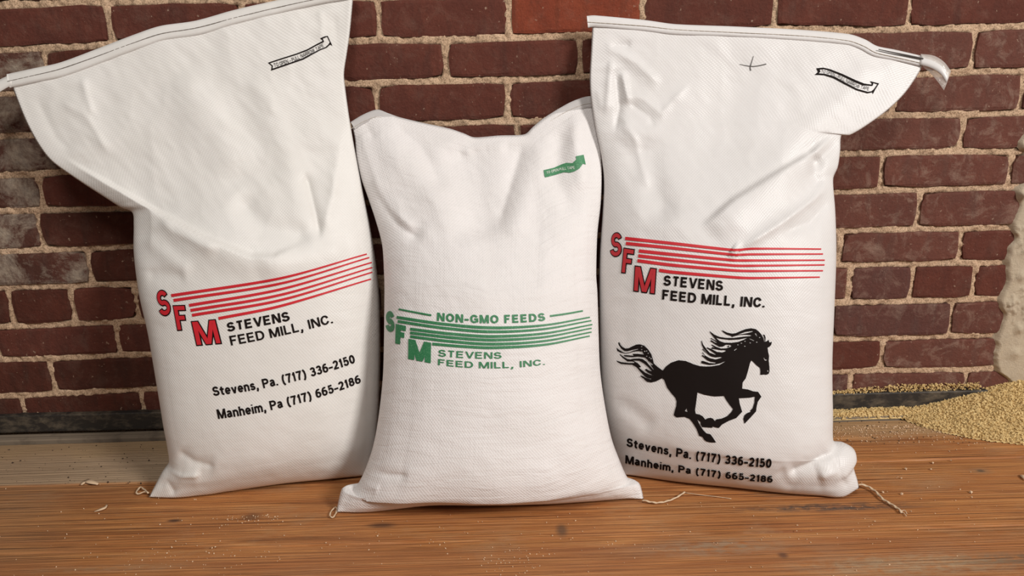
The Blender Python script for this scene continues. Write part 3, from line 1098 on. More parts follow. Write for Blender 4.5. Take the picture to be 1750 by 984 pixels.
def strip_on(sack, name, top_pts, widths, mat, lift=0.0022, n=160, lump=0.0):
    """a folded hem: a thin band lying on the sack below the given pixel line"""
    C = catmull(top_pts, n)
    rows = []
    K = 6
    t = np.gradient(C, axis=0); t /= np.linalg.norm(t, axis=1)[:, None]
    nn = np.stack([-t[:, 1], t[:, 0]], -1)
    nn[nn[:, 1] < 0] *= -1
    w = np.interp(np.linspace(0, 1, n), np.linspace(0, 1, len(widths)), widths)
    for j in range(K):
        q = C + nn * (w * j / (K - 1))[:, None]
        f = math.sin(math.pi * min(1, max(0, j / (K - 1)))) ** 0.5 if 0 < j < K - 1 else 0.25
        P = sack.on_mid(q) + sack.N * (0.0036 + lift * f)
        P += sack.N * (lump * fbm(q[:, 0] / 40, q[:, 1] / 40, 3, 2) * f)[:, None]
        rows.append(P)
    front = np.vstack(rows)
    backr = front - sack.N * 0.0042
    V = np.vstack([front, backr])
    m = K * n
    Fc = grid_faces(n, K, 0, True) + grid_faces(n, K, m)
    for i in range(n - 1):
        Fc.append((i, i + 1, m + i + 1, m + i)); a = (K - 1) * n + i
        Fc.append((a + 1, a, m + a, m + a + 1))
    Fc.append((0,) + tuple(j * n for j in range(1, K)) + tuple(m + j * n for j in range(K - 1, -1, -1)))
    Fc.append(tuple(j * n + n - 1 for j in range(K - 1, -1, -1)) + tuple(m + j * n + n - 1 for j in range(K)))
    o = mesh_obj(name, V, Fc, mat, sack.root)
    s_uv = o.data.uv_layers.new(name='UVMap')
    front_at = lambda q, l: sack.on_mid(q) + sack.N * l
    return o, front_at


def stitches(sack, name, pts, mat, n, rad, lift, gap=0.35):
    C = catmull(pts, n * 4 + 1)
    P = sack.on_mid(C) + sack.N * lift
    V, Fc = [], []
    for i in range(n):
        seg = P[i * 4: i * 4 + 5].copy()
        seg[0] -= sack.N * rad; seg[-1] -= sack.N * rad
        v, f = tube(seg, rad, 5)
        o0 = len(V); V += v; Fc += [tuple(o0 + k for k in q) for q in f]
    return mesh_obj(name, V, Fc, mat, sack.root)


def thread(sack, name, P, rad, mat=None, ply=True):
    P = np.asarray(P)
    if not ply:
        v, f = tube(P, rad, 6)
        return mesh_obj(name, v, f, mat or M_THREAD, sack.root)
    V, Fc = [], []
    m = len(P)
    for k in range(2):
        w = np.linspace(0, m * 0.55, m) + math.pi * k
        Q = P + np.stack([np.cos(w) * rad * .6, np.cos(w + 1) * rad * .5, np.abs(np.sin(w)) * rad * .7], -1)
        v, f = tube(Q, rad * 0.75, 5)
        o0 = len(V); V += v; Fc += [tuple(o0 + i for i in q) for q in f]
    return mesh_obj(name, V, Fc, mat or M_THREAD, sack.root)


def wrinkles(seed, up_amp, side_amp, vlim):
    def f(pp, u, v):
        x, y = pp[:, 0], pp[:, 1]
        h = 0.0024 * fbm(x / 110, y / 110, seed, 2) + (0.00025 + 0.0007 * sstep(.35, .7, v)) * fbm((x + y) / 60, (x - y) / 22, seed + 2, 2)
        h += up_amp * sstep(vlim - .15, vlim + .1, v) * (1 - np.abs(fbm(x / 60, y / 90, seed + 5, 2)) * 1.6)
        side = np.exp(-np.minimum(u, 1 - u) / 0.09)
        h += side_amp * side * fbm(x / 45, y / 13, seed + 9, 2)
        h += 0.0012 * np.exp(-v / 0.12) * fbm(x / 30, y / 16, seed + 11, 2)
        return h
    return f


# ---------------- left sack
out1 = ([(254, 850), (290, 855), (340, 849), (400, 838), (483, 826), (559, 819), (612, 814), (630, 812)],
        [(630, 812), (642, 760), (648, 690), (650, 600), (649, 520), (645, 470), (634, 395), (619, 322), (607, 260), (597, 201), (590, 150), (588, 125), (593, 90), (598, 55), (603, 0), (604, -14)],
        [(14, 128), (60, 118), (105, 108), (170, 84), (230, 61), (275, 46), (335, 37), (400, 19), (470, 3), (540, -12), (604, -22)],
        [(254, 850), (277, 806), (290, 784), (280, 715), (270, 654), (255, 568), (240, 502), (230, 430), (229, 385), (226, 363), (206, 354), (179, 337), (134, 308), (89, 276), (67, 249), (45, 209), (27, 165), (14, 128)])
feats1 = [('lip', [(540, 408), (470, 440), (430, 440), (350, 408), (272, 366), (210, 330), (140, 290), (95, 262)], 34, 0.009),
          ('ridge', [(300, 120), (360, 200), (415, 310)], 34, 0.005),
          ('ridge', [(430, 110), (480, 240), (545, 405)], 26, 0.004),
          ('crease', [(520, 290), (540, 370), (547, 412)], 9, -0.006),
          ('crease', [(590, 200), (570, 330), (549, 412)], 16, 0.005),
          ('ridge', [(400, 330), (450, 390), (540, 410)], 22, -0.006),
          ('ridge', [(440, 470), (530, 440), (600, 420)], 26, 0.004),
          ('crease', [(100, 170), (150, 200), (190, 270)], 10, 0.002),
          ('crease', [(60, 165), (95, 235), (130, 262)], 9, -0.002),
          ('crease', [(140, 130), (160, 200)], 7, 0.0018),
          ('crease', [(545, 15), (552, 45), (548, 70)], 6, 0.0015),
          ('crease', [(570, 20), (575, 60), (585, 120)], 8, -0.002),
          ('crease', [(275, 372), (300, 395), (380, 432)], 10, 0.003),
          ('ridge', [(245, 400), (300, 450), (330, 470)], 16, 0.003),
          ('ridge', [(245, 470), (320, 470)], 12, -0.002),
          ('crease', [(285, 800), (310, 812), (345, 812)], 7, 0.004),
          ('crease', [(268, 835), (285, 822), (300, 850)], 5, -0.003),
          ('crease', [(300, 770), (330, 790), (370, 800)], 9, -0.003)]
prof1 = [(0, 1), (0.42, 1.0), (0.50, 0.86), (0.56, 0.58), (0.64, 0.30), (0.74, 0.15), (0.88, 0.06), (1, 0.03)]
S_1 = Sack('feed_sack', out1, ((256, 853), (612, 817)), -0.034, 0.72, M_BAG1, 0.078, prof1, feats1, wrinkles(11, 0.0012, 0.0016, 0.6), 1)
tag(S_1.root, 'tall white woven feed sack with red logo and two phone lines, no horse', 'sack', 'white feed sacks')

# ---------------- right sack
out3 = ([(1066, 812), (1110, 817), (1169, 824), (1254, 832), (1340, 842), (1400, 847), (1438, 850), (1468, 834)],
        [(1468, 834), (1465, 819), (1459, 797), (1464, 782), (1459, 767), (1444, 757), (1424, 752), (1422, 700), (1421, 618), (1424, 538), (1428, 433), (1427, 358), (1424, 306), (1432, 285), (1436, 258), (1438, 232), (1452, 231), (1477, 217), (1517, 188), (1549, 156), (1576, 114), (1577, 98)],
        [(1013, 30), (1102, 36), (1155, 43), (1258, 47), (1374, 53), (1450, 60), (1477, 69), (1497, 80), (1526, 86), (1577, 98)],
        [(1066, 812), (1050, 770), (1036, 720), (1028, 670), (1025, 600), (1024, 500), (1025, 433), (1030, 360), (1032, 310), (1028, 268), (1017, 215), (1010, 170), (1008, 134), (1010, 89), (1013, 30)])
feats3 = [('lip', [(1440, 222), (1385, 266), (1320, 305), (1255, 345), (1196, 393)], 46, 0.011),
          ('crease', [(1436, 235), (1425, 250), (1385, 285)], 12, -0.007),
          ('crease', [(1425, 312), (1375, 352), (1340, 378), (1262, 428)], 8, 0.005),
          ('crease', [(1425, 335), (1385, 380), (1330, 400)], 10, -0.003),
          ('ridge', [(1400, 265), (1390, 300), (1405, 320)], 12, -0.006),
          ('ridge', [(1250, 425), (1262, 432)], 12, 0.004),
          ('ridge', [(1090, 230), (1110, 300), (1140, 385)], 26, -0.005),
          ('crease', [(1060, 190), (1085, 240), (1110, 330)], 12, 0.003),
          ('ridge', [(1270, 60), (1230, 230), (1190, 395)], 50, -0.004),
          ('ridge', [(1500, 100), (1400, 210), (1290, 310)], 24, 0.003),
          ('crease', [(1045, 95), (1040, 150), (1035, 200)], 6, 0.0045),
          ('crease', [(1052, 115), (1058, 180), (1050, 230)], 5, -0.004),
          ('crease', [(1062, 120), (1075, 180)], 5, 0.004),
          ('crease', [(1030, 60), (1045, 85), (1090, 110), (1130, 150)], 8, 0.0035),
          ('crease', [(1040, 80), (1080, 75)], 6, -0.002),
          ('crease', [(1068, 160), (1100, 170), (1130, 195), (1180, 140)], 7, 0.002),
          ('crease', [(1075, 175), (1110, 200), (1120, 220)], 6, -0.002),
          ('crease', [(1020, 150), (1028, 190)], 5, 0.003),
          ('ridge', [(1040, 680), (1080, 700), (1120, 735)], 14, -0.003),
          ('crease', [(1345, 812), (1390, 795), (1424, 770)], 9, -0.007),
          ('crease', [(1395, 815), (1430, 805), (1455, 825)], 10, 0.004),
          ('crease', [(1425, 760), (1432, 800), (1452, 840)], 8, -0.004),
          ('ridge', [(1330, 800), (1360, 840)], 12, -0.002)]
prof3 = [(0, 1), (0.46, 1.0), (0.54, 0.88), (0.60, 0.66), (0.68, 0.34), (0.76, 0.15), (0.88, 0.06), (1, 0.03)]
S_3 = Sack('feed_sack', out3, ((1066, 814), (1439, 853)), -0.040, 0.69, M_BAG3, 0.080, prof3, feats3, wrinkles(23, 0.0012, 0.0016, 0.6), 3)
tag(S_3.root, 'tall white woven feed sack printed with a black galloping horse', 'sack', 'white feed sacks')

# ---------------- middle sack
out2 = ([(575, 876), (610, 877), (660, 871), (735, 862), (810, 861), (885, 860), (966, 858), (1040, 854), (1076, 852), (1100, 854)],
        [(1100, 854), (1097, 838), (1091, 824), (1074, 818), (1058, 784), (1044, 744), (1031, 675), (1025, 622), (1021, 500), (1019, 469), (1021, 400), (1027, 345), (1029, 287), (1024, 218), (1016, 166)],
        [(600, 210), (622, 197), (645, 189), (664, 195), (684, 202), (726, 212), (768, 221), (792, 229), (811, 236), (853, 233), (896, 231), (911, 218), (931, 202), (969, 179), (996, 168), (1016, 165)],
        [(575, 876), (577, 862), (585, 834), (598, 834), (604, 838), (621, 809), (637, 764), (647, 711), (655, 634), (657, 500), (656, 461), (653, 419), (643, 380), (629, 338), (618, 307), (609, 270), (606, 237), (600, 210)])
feats2 = [('ridge', [(780, 235), (810, 320), (830, 420)], 38, -0.008),
          ('crease', [(896, 236), (880, 290), (850, 390)], 16, -0.005),
          ('ridge', [(920, 240), (900, 320), (870, 410)], 26, 0.005),
          ('crease', [(630, 300), (670, 360), (715, 398)], 12, 0.004),
          ('crease', [(640, 330), (680, 385), (725, 412)], 11, -0.004),
          ('ridge', [(650, 215), (700, 290), (790, 400)], 26, 0.004),
          ('crease', [(665, 205), (720, 250), (760, 330)], 16, -0.003),
          ('crease', [(785, 262), (830, 245), (870, 250)], 9, 0.003),
          ('ridge', [(990, 190), (985, 250), (1005, 330)], 16, 0.006),
          ('ridge', [(960, 210), (950, 300), (985, 380)], 16, -0.004),
          ('crease', [(612, 215), (625, 260), (650, 330)], 9, 0.003),
          ('crease', [(620, 205), (640, 240)], 7, -0.002),
          ('crease', [(625, 800), (660, 812), (700, 815)], 6, -0.003),
          ('crease', [(612, 825), (650, 835)], 6, 0.003),
          ('crease', [(598, 838), (592, 855), (580, 872)], 5, -0.003),
          ('crease', [(1076, 822), (1085, 840), (1092, 852)], 5, -0.003)]
prof2 = [(0, 1), (0.48, 1.0), (0.58, 0.92), (0.68, 0.72), (0.78, 0.48), (0.88, 0.27), (0.96, 0.12), (1, 0.05)]
S_2 = Sack('feed_sack', out2, ((575, 878), (1100, 856)), -0.052, 0.55, M_BAG2, 0.088, prof2, feats2, wrinkles(37, 0.0010, 0.0022, 0.7), 2)
tag(S_2.root, 'shorter white woven sack with green lettering, standing in front between the two tall sacks', 'sack', 'white feed sacks')

# ------------------------------------------------------------------ prints: left sack
Z1 = (8.2, 260, 480)
for ch, bl, br, tl, tr in (('S', (112, 508), (288, 478), (40, 135), (218, 108)),
                           ('F', (355, 700), (560, 690), (288, 338), (498, 332)),
                           ('M', (622, 912), (985, 882), (543, 562), (895, 532))):
    b, t = zs([bl, br], *Z1), zs([tl, tr], *Z1)
    o = lay_text(S_1, 'logo_letter', ch, b, t, M_BLACK, 0.24, 0.0006)
    lay_text(S_1, 'red_letter_face', ch, b, t, M_RED, 0.24, 0.0011, parent=o, grow=-0.085)
for a, m, e, mid0 in (((293, 505), 475, (626.5, 434), 0), ((297, 513.2), 484, (630.6, 440), 0), ((323.4, 521.7), 494, (635, 448.3), 0),
                      ((326, 530.2), 503.5, (635.7, 457), 0), ((328.5, 538.5), 512.5, (635.7, 465), 0), ((373.7, 544), 522.5, (633.6, 476.7), 0)):
    lay_stripe(S_1, 'red_stripe', [a, (480, m), e], 5.0, 2.2, M_RED, wm=4.2)
Z1b = (6.731, 380, 500)
lay_text(S_1, 'company_lettering', 'STEVENS', zs([(62, 452), (782, 322)], *Z1b), zs([(45, 347), (762, 214)], *Z1b), M_BLACK, 0.205)
lay_text(S_1, 'company_lettering', 'FEED MILL, INC.', zs([(103, 607), (690, 492), (1276, 347)], *Z1b), zs([(78, 498), (665, 388), (1250, 240)], *Z1b), M_BLACK, 0.175)
Z1c = (6.034, 350, 590)
lay_text(S_1, 'phone_lettering', 'Stevens, Pa. (717) 336-2150', zs([(92, 522), (820, 396), (1555, 178)], *Z1c), zs([(72, 427), (797, 303), (1530, 90)], *Z1c), M_BLACK, 0.195)
lay_text(S_1, 'phone_lettering', 'Manheim, Pa (717) 665-2186', zs([(140, 757), (880, 622), (1613, 384)], *Z1c), zs([(120, 660), (858, 530), (1590, 300)], *Z1c), M_BLACK, 0.195)
Z1d = (12.3, 450, 50)
V, Fc = fill_curve([zs([(100, 705), (400, 605), (700, 510), (920, 425), (1100, 325), (1245, 250), (1240, 225), (1195, 190), (1290, 150), (1355, 140), (1455, 350), (1410, 320), (1340, 385), (1200, 440), (1000, 550), (850, 635), (500, 755), (165, 870), (180, 775)], *Z1d),
                    zs([(140, 715), (400, 630), (700, 535), (930, 450), (1110, 350), (1280, 265), (1250, 195), (1340, 158), (1400, 275), (1370, 320), (1310, 375), (1180, 425), (980, 530), (830, 610), (500, 725), (195, 830), (205, 770)], *Z1d)])
o = lay(S_1, 'arrow_banner', V, Fc, M_BLACK)
lay_text(S_1, 'opening_lettering', 'TO OPEN - PULL NARROW TAPE', zs([(240, 795), (765, 622), (1280, 362)], *Z1d), zs([(212, 722), (738, 548), (1255, 298)], *Z1d), M_BLACK, 0.12, parent=o)

# ------------------------------------------------------------------ prints: right sack
Z3 = (5.833, 1030, 385)
for ch, bl, br, tl, tr in (('S', (66, 312), (188, 322), (86, 62), (205, 75)),
                           ('F', (183, 476), (316, 494), (208, 220), (343, 240)),
                           ('M', (304, 658), (524, 690), (319, 398), (542, 428))):
    b, t = zs([bl, br], *Z3), zs([tl, tr], *Z3)
    o = lay_text(S_3, 'logo_letter', ch, b, t, M_BLACK, 0.24, 0.0006)
    lay_text(S_3, 'red_letter_face', ch, b, t, M_RED_MUTED, 0.24, 0.0011, parent=o, grow=-0.085)
for a, m1, m2, m3, e in (((1068.6, 407.3), 415.9, 427, 424.8, (1403, 425.5)), ((1069.8, 415.9), 424, 435, 434.5, (1406, 434)), ((1092, 428.7), 434.7, 444.5, 445, (1409, 444.5)),
                         ((1090.9, 437), 443.6, 453.6, 454, (1408.6, 452.6)), ((1089.5, 445.3), 453, 462, 463, (1406, 462.5)), ((1126.5, 461.6), 464.9, 473.6, 475, (1400.6, 473.5))):
    lay_stripe(S_3, 'red_stripe', [a, (1150, m1), (1253, m2), (1285, m3), e], 5.6, 2.2, M_RED, wm=4.4)
lay_text(S_3, 'company_lettering', 'STEVENS', zs([(602, 598), (1197, 654)], *Z3), zs([(612, 496), (1203, 553)], *Z3), M_BLACK, 0.205)
lay_text(S_3, 'company_lettering', 'FEED MILL, INC.', zs([(592, 737), (1100, 790), (1612, 818)], *Z3), zs([(598, 638), (1108, 690), (1622, 720)], *Z3), M_BLACK, 0.205)
Z3c = (6.25, 1060, 735)
lay_text(S_3, 'phone_lettering', 'Stevens, Pa. (717) 336-2150', zs([(65, 168), (838, 318), (1610, 400)], *Z3c), zs([(72, 78), (845, 224), (1620, 304)], *Z3c), M_BLACK, 0.21)
lay_text(S_3, 'phone_lettering', 'Manheim, Pa (717) 665-2186', zs([(55, 350), (843, 478), (1625, 558)], *Z3c), zs([(58, 262), (852, 403), (1632, 486)], *Z3c), M_BLACK, 0.21)
Z3d = (6.731, 1380, 60)
V, Fc = fill_curve([zs([(100, 382), (180, 375), (260, 393), (400, 448), (550, 518), (650, 558), (735, 570), (738, 555), (715, 530), (822, 557), (775, 630), (750, 680), (745, 658), (690, 670), (560, 632), (420, 562), (300, 497), (190, 462), (82, 457), (120, 425)], *Z3d),
                    zs([(138, 396), (190, 391), (260, 410), (400, 470), (540, 540), (640, 578), (748, 584), (757, 550), (803, 566), (763, 622), (735, 646), (690, 652), (570, 618), (430, 545), (310, 478), (200, 446), (128, 440), (148, 420)], *Z3d)])
o = lay(S_3, 'arrow_banner', V, Fc, M_BLACK)
lay_text(S_3, 'opening_lettering', 'TO OPEN - PULL NARROW TAPE', zs([(152, 432), (265, 456), (408, 526), (560, 601), (704, 637)], *Z3d), zs([(162, 398), (280, 421), (424, 491), (573, 563), (712, 600)], *Z3d), M_BLACK, 0.11, parent=o)
# pen cross
Z3e = (21.87, 1250, 90)
o = lay_stripe(S_3, 'pen_cross', zs([(300, 432), (520, 480), (790, 512), (1040, 485), (1300, 425)], *Z3e), 0.7, 1.6, M_GREYINK, wm=1.1)
o['label'] = 'small dark pen cross near the top edge'
C1 = lay_stripe(S_3, 'pen_cross', zs([(822, 130), (765, 320), (715, 480), (700, 570), (722, 675)], *Z3e), 0.8, 1.9, M_GREYINK, wm=1.3)

# the galloping horse
za = lambda pts: zs(pts, 8.947, 1185, 550)
zb = lambda pts: zs(pts, 8.556, 1140, 650)
zc = lambda pts: zs(pts, 9.836, 1040, 570)
zd = lambda pts: zs(pts, 4.473, 1040, 550)
horse = zd([(415, 372), (440, 340), (480, 310), (535, 292), (590, 298), (640, 318)]) + za([
    (0, 645), (100, 674), (190, 680), (280, 677), (400, 656), (487, 606), (487, 600), (420, 628), (340, 648), (250, 656), (180, 643), (120, 628), (125, 592), (165, 600), (240, 626), (335, 633), (345, 618), (265, 606),
    (215, 585), (165, 545), (128, 515), (140, 503), (175, 533), (165, 505), (135, 472), (142, 460), (180, 512), (250, 552), (340, 572), (435, 545), (430, 533), (340, 540), (270, 525), (220, 490),
    (170, 452), (135, 417), (145, 410), (190, 455), (232, 490), (160, 410), (130, 350), (120, 290), (128, 283), (150, 345), (200, 415), (250, 470), (340, 503), (340, 490), (270, 440), (200, 394), (215, 388),
    (290, 420), (360, 457), (440, 466), (495, 447), (490, 430), (420, 430), (340, 415), (275, 407), (285, 383), (332, 400), (300, 370), (272, 347), (285, 343), (340, 375), (420, 405), (500, 402),
    (582, 375), (570, 350), (500, 345), (455, 375), (400, 378), (350, 350), (300, 317), (262, 292), (270, 274), (330, 313), (365, 324), (350, 305), (300, 272), (262, 252), (270, 243), (365, 298),
    (310, 230), (260, 165), (245, 140), (258, 145), (320, 193), (400, 228), (500, 243), (620, 243), (760, 224), (885, 213), (880, 199), (800, 193), (700, 199), (625, 217), (595, 230), (575, 212), (500, 187), (455, 152), (430, 125), (448, 130),
    (520, 163), (590, 178), (650, 170), (720, 138), (800, 108), (880, 96), (950, 108), (1000, 148), (1040, 193), (1070, 250), (1078, 300), (1087, 300), (1088, 260), (1075, 215), (1060, 190), (1090, 198), (1102, 235), (1100, 280), (1095, 303), (1130, 290), (1150, 270),
    (1155, 300), (1170, 315), (1197, 300), (1190, 345), (1165, 375), (1132, 395), (1140, 450), (1155, 520), (1150, 590), (1160, 680), (1163, 750), (1150, 790), (1115, 808), (1085, 802), (1022, 808),
    (1025, 740), (1015, 700), (960, 655), (910, 605), (885, 585), (865, 625), (830, 760), (800, 860), (752, 925)]) + zb([
    (1098, 118), (1180, 130), (1260, 158), (1330, 165), (1378, 235), (1325, 310), (1308, 385), (1300, 450), (1215, 545), (1132, 630), (1115, 560), (1130, 510), (1170, 475), (1225, 455),
    (1215, 440), (1250, 405), (1275, 330), (1283, 235), (1210, 250), (1050, 258), (1060, 330), (1080, 400), (1098, 455), (1010, 548), (900, 590), (800, 645), (758, 693), (700, 682), (664, 668), (665, 690),
    (515, 678), (490, 640), (490, 605), (440, 565), (480, 650), (530, 725), (575, 770), (635, 785), (670, 830), (717, 905), (640, 903), (580, 890), (545, 865), (520, 825), (470, 805), (430, 700),
    (375, 615), (330, 560), (260, 530), (140, 538), (100, 505), (110, 455), (135, 370), (140, 300), (120, 250), (60, 180), (0, 100)]) + zd([(425, 440), (412, 432)])
tail = zc([(905, 742), (860, 770), (800, 800), (720, 818), (655, 808), (612, 778), (600, 760), (535, 712), (540, 700), (580, 715), (640, 747), (715, 768), (720, 755), (650, 742), (610, 715), (540, 640), (470, 560), (400, 520), (300, 515), (215, 508), (150, 475), (135, 452),
           (220, 478), (340, 492), (430, 492), (440, 480), (400, 465), (320, 465), (240, 405), (190, 352), (195, 340), (250, 385), (320, 425), (370, 432), (420, 420), (520, 415), (580, 427), (640, 472), (700, 545), (755, 605), (760, 596), (720, 540), (660, 440),
           (615, 400), (570, 393), (500, 383), (400, 393), (280, 383), (250, 360), (320, 360), (425, 372), (405, 338), (500, 338), (600, 352), (585, 330), (570, 300), (500, 290), (420, 300), (340, 328), (270, 332), (200, 315), (150, 290), (135, 235), (190, 278), (240, 308),
           (280, 323), (350, 315), (420, 285), (505, 265), (500, 252), (400, 272), (320, 294), (265, 287), (215, 250), (175, 190), (165, 150), (185, 145), (205, 190), (240, 225), (290, 250), (340, 245), (400, 215), (470, 183), (530, 178), (600, 200),
           (670, 265), (720, 345), (745, 420), (765, 500), (830, 560), (915, 620)])


def dot(c, r, r2=None, n=8):
    r2 = r2 or r
    return [(c[0] + r * math.cos(k * 2 * math.pi / n), c[1] + r2 * math.sin(k * 2 * math.pi / n)) for k in range(n)]


holes = [za([(340, 236), (420, 257), (560, 273), (700, 266), (830, 240), (770, 272), (680, 305), (580, 318), (470, 315), (400, 290)]),
         za([(680, 193), (800, 150), (915, 135), (905, 148), (830, 168), (740, 186)]), za([(935, 172), (960, 172), (978, 230), (955, 205)]), za([(852, 257), (870, 252), (935, 283), (920, 290)]),
         za([(620, 432), (660, 402), (668, 410), (630, 440)]), za([(1068, 545), (1080, 542), (1092, 565), (1110, 575), (1130, 572), (1110, 593), (1085, 582)]), za(dot((1138, 748), 10, 15)),
         zb([(445, 172), (540, 205), (640, 225), (700, 232), (780, 228), (832, 225), (870, 290), (920, 360), (965, 415), (940, 460), (880, 520), (800, 555), (725, 565), (700, 592), (670, 555), (635, 543), (595, 550), (560, 570), (520, 520), (470, 495), (420, 485), (410, 430), (425, 330)]),
         zb([(285, 405), (262, 445), (300, 462)])]
for c in ((683, 347), (735, 322), (790, 293), (870, 318), (970, 307), (788, 370), (1015, 235)):
    holes.append(za(dot(c, 13, 9)))
tail_holes = [zc([(410, 446), (520, 453), (600, 500), (670, 560), (735, 632), (700, 625), (632, 588), (614, 608), (660, 650), (762, 706), (700, 690), (620, 655), (550, 600), (515, 570), (550, 555), (500, 500)]),
              zc([(680, 455), (750, 520), (735, 530), (700, 505)])]
for c in ((560, 215), (560, 265), (610, 293), (643, 290), (668, 327), (645, 378), (690, 398), (717, 418)):
    tail_holes.append(zc(dot(c, 12)))
V, Fc = fill_curve([horse] + holes)
o = lay(S_3, 'horse_emblem', V, Fc, M_BLACK)
o['label'] = 'printed black silhouette of a galloping horse'
V, Fc = fill_curve([tail] + tail_holes)
lay(S_3, 'horse_tail', V, Fc, M_BLACK, 0.0008, parent=o)
V, Fc = fill_curve([za(dot((535, 372), 13))])
lay(S_3, 'mane_dot', V, Fc, M_BLACK, 0.0008, parent=o)

# ------------------------------------------------------------------ prints: middle sack
Z2 = (8.2, 645, 515)
for ch, bl, br, tl, tr, bo in (('S', (116, 412), (242, 440), (122, 122), (246, 148), 0.27), ('F', (253, 588), (420, 622), (260, 312), (435, 350), 0.27), ('M', (433, 805), (750, 866), (438, 522), (755, 578), 0.25)):
    lay_text(S_2, 'logo_letter', ch, zs([bl, br], *Z2), zs([tl, tr], *Z2), M_GREEN, bo)
lay_stripe(S_2, 'green_rule', [(681.6, 528.2), (710, 533.7), (737.4, 538.8)], 2.8, 3.2, M_GREEN)
lay_stripe(S_2, 'green_rule', [(939.9, 540), (968, 536), (995.7, 531)], 3.2, 2.6, M_GREEN)
lay_text(S_2, 'feed_lettering', 'NON-GMO FEEDS', [(746.8, 548.2), (845, 552.4), (931.9, 548.2)], [(747.2, 534), (845, 538.2), (931, 534.5)], M_GREEN, 0.22, spacing=1.5)
for a, m, e in (((678.2, 542), 560, (1007.7, 542)), ((680, 549), 566.8, (1010, 547.7)), ((701.3, 562), 574.8, (1011.8, 554.3)),
                ((701.3, 568.4), 580.9, (1010.6, 560.7)), ((701.3, 574.8), 587.8, (1010.4, 567.2)), ((739, 587.6), 594, (1007.4, 574))):
    lay_stripe(S_2, 'green_stripe', [a, (0.5 * (a[0] + 843), a[1] * .34 + m * .66), (843, m), (930, m * 0.67 + e[1] * 0.33 + 1.5), e], 4.6, 2.2, M_GREEN, wm=4.8)
lay_text(S_2, 'company_lettering', 'STEVENS', [(748.7, 608.7), (803, 612.2), (857.3, 612.6)], [(749.3, 597), (803, 600.8), (857.3, 601.6)], M_GREEN, 0.17, spacing=1.2)
lay_text(S_2, 'company_lettering', 'FEED MILL, INC.', [(748.7, 623.5), (841, 629.3), (931.5, 623)], [(748.9, 613.2), (841, 618.4), (931, 613)], M_GREEN, 0.17, spacing=1.2)
Z2d = (14.06, 915, 250)
V, Fc = fill_curve([zs([(195, 575), (450, 515), (620, 440), (740, 400), (900, 405), (980, 320), (970, 240), (1155, 205), (1205, 440), (1140, 420), (1050, 540), (940, 605), (830, 635), (690, 625), (450, 695), (230, 750), (210, 700)], *Z2d)])
o = lay(S_2, 'arrow_banner', V, Fc, M_GREEN)
lay_text(S_2, 'opening_lettering', 'TO OPEN PULL TAPE', zs([(262, 668), (600, 590), (955, 548)], *Z2d), zs([(255, 612), (590, 528), (945, 478)], *Z2d), M_WHITEINK, 0.14, 0.0011, parent=o)

# ------------------------------------------------------------------ hems, stitches, tapes, threads
T1 = [(14, 128), (60, 118), (105, 108), (170, 84), (230, 61), (275, 46), (335, 37), (400, 19), (470, 3), (540, -12), (604, -22)]
strip_on(S_1, 'top_hem', T1, [23, 24, 25, 24, 22, 20], M_BAG1, 0.0022, lump=0.0012)
off = lambda T, d: [(x + d[0], y + d[1]) for x, y in T]
stitches(S_1, 'stitch_line', [(16, 141), (60, 131), (105, 120), (172, 97), (232, 75), (277, 60), (337, 50), (402, 33), (472, 16), (542, 1), (604, -9)], M_STITCH, 64, 0.00045, 0.0062)
# the loose end of the hem tape, hanging off the left corner
P = np.array([S_1.on_mid(q)[0] for q in [(22, 128), (6, 135), (-14, 146), (-34, 158)]]) + S_1.N * 0.004
Q = np.array([S_1.on_mid(q)[0] for q in [(24, 146), (8, 155), (-12, 168), (-32, 181)]]) + S_1.N * 0.005


def ribbon(sack, name, P, Q, mat, th=0.0012, n=18, K=4):
    A, B = catmull(P, n), catmull(Q, n)
    F_ = []
    for j in range(K):
        w = j / (K - 1)
        F_.append(A * (1 - w) + B * w + sack.N * (0.0015 * math.sin(math.pi * w)))
    F_ = np.vstack(F_)
    V = np.vstack([F_, F_ - sack.N * th])
    m = n * K
    Fc = grid_faces(n, K, 0, True) + grid_faces(n, K, m)
    for i in range(n - 1):
        Fc.append((i, i + 1, m + i + 1, m + i)); a = (K - 1) * n + i; Fc.append((a + 1, a, m + a, m + a + 1))
    for j in range(K - 1):
        Fc.append((j * n + n, j * n, m + j * n, m + j * n + n)); a = j * n + n - 1; Fc.append((a, a + n, m + a + n, m + a))
    return mesh_obj(name, V, Fc, mat, sack.root)


ribbon(S_1, 'tape_tail', P, Q, M_BAG1)

T3 = [(1003, 29), (1016, 28), (1102, 36), (1155, 43), (1258, 47), (1374, 53), (1450, 60), (1477, 69), (1497, 80), (1526, 86), (1574, 97)]
strip_on(S_3, 'top_hem', T3, [19, 18, 17, 17, 18, 18, 17], M_BAG3, 0.0020, lump=0.0010)
stitches(S_3, 'stitch_line', [(1003, 40), (1017, 41), (1102, 47), (1155, 53), (1258, 58), (1374, 64), (1448, 72), (1474, 81), (1494, 92), (1524, 99), (1572, 110)], M_STITCH_L, 62, 0.00045, 0.0060)
P = [S_3.on_mid(q)[0] + S_3.N * l for q, l in (((1572, 96), .006), ((1590, 103), .010), ((1606, 114), .012), ((1617, 128), .010))]
Q = [S_3.on_mid(q)[0] + S_3.N * l for q, l in (((1570, 112), .006), ((1588, 120), .010), ((1603, 131), .012), ((1613, 144), .010))]
ribbon(S_3, 'tape_tail', P, Q, M_BAG3, 0.0010)
P = [S_3.on_mid(q)[0] + S_3.N * l for q, l in (((1570, 95), .008), ((1590, 100), .013), ((1606, 111), .015), ((1619, 126), .013))]
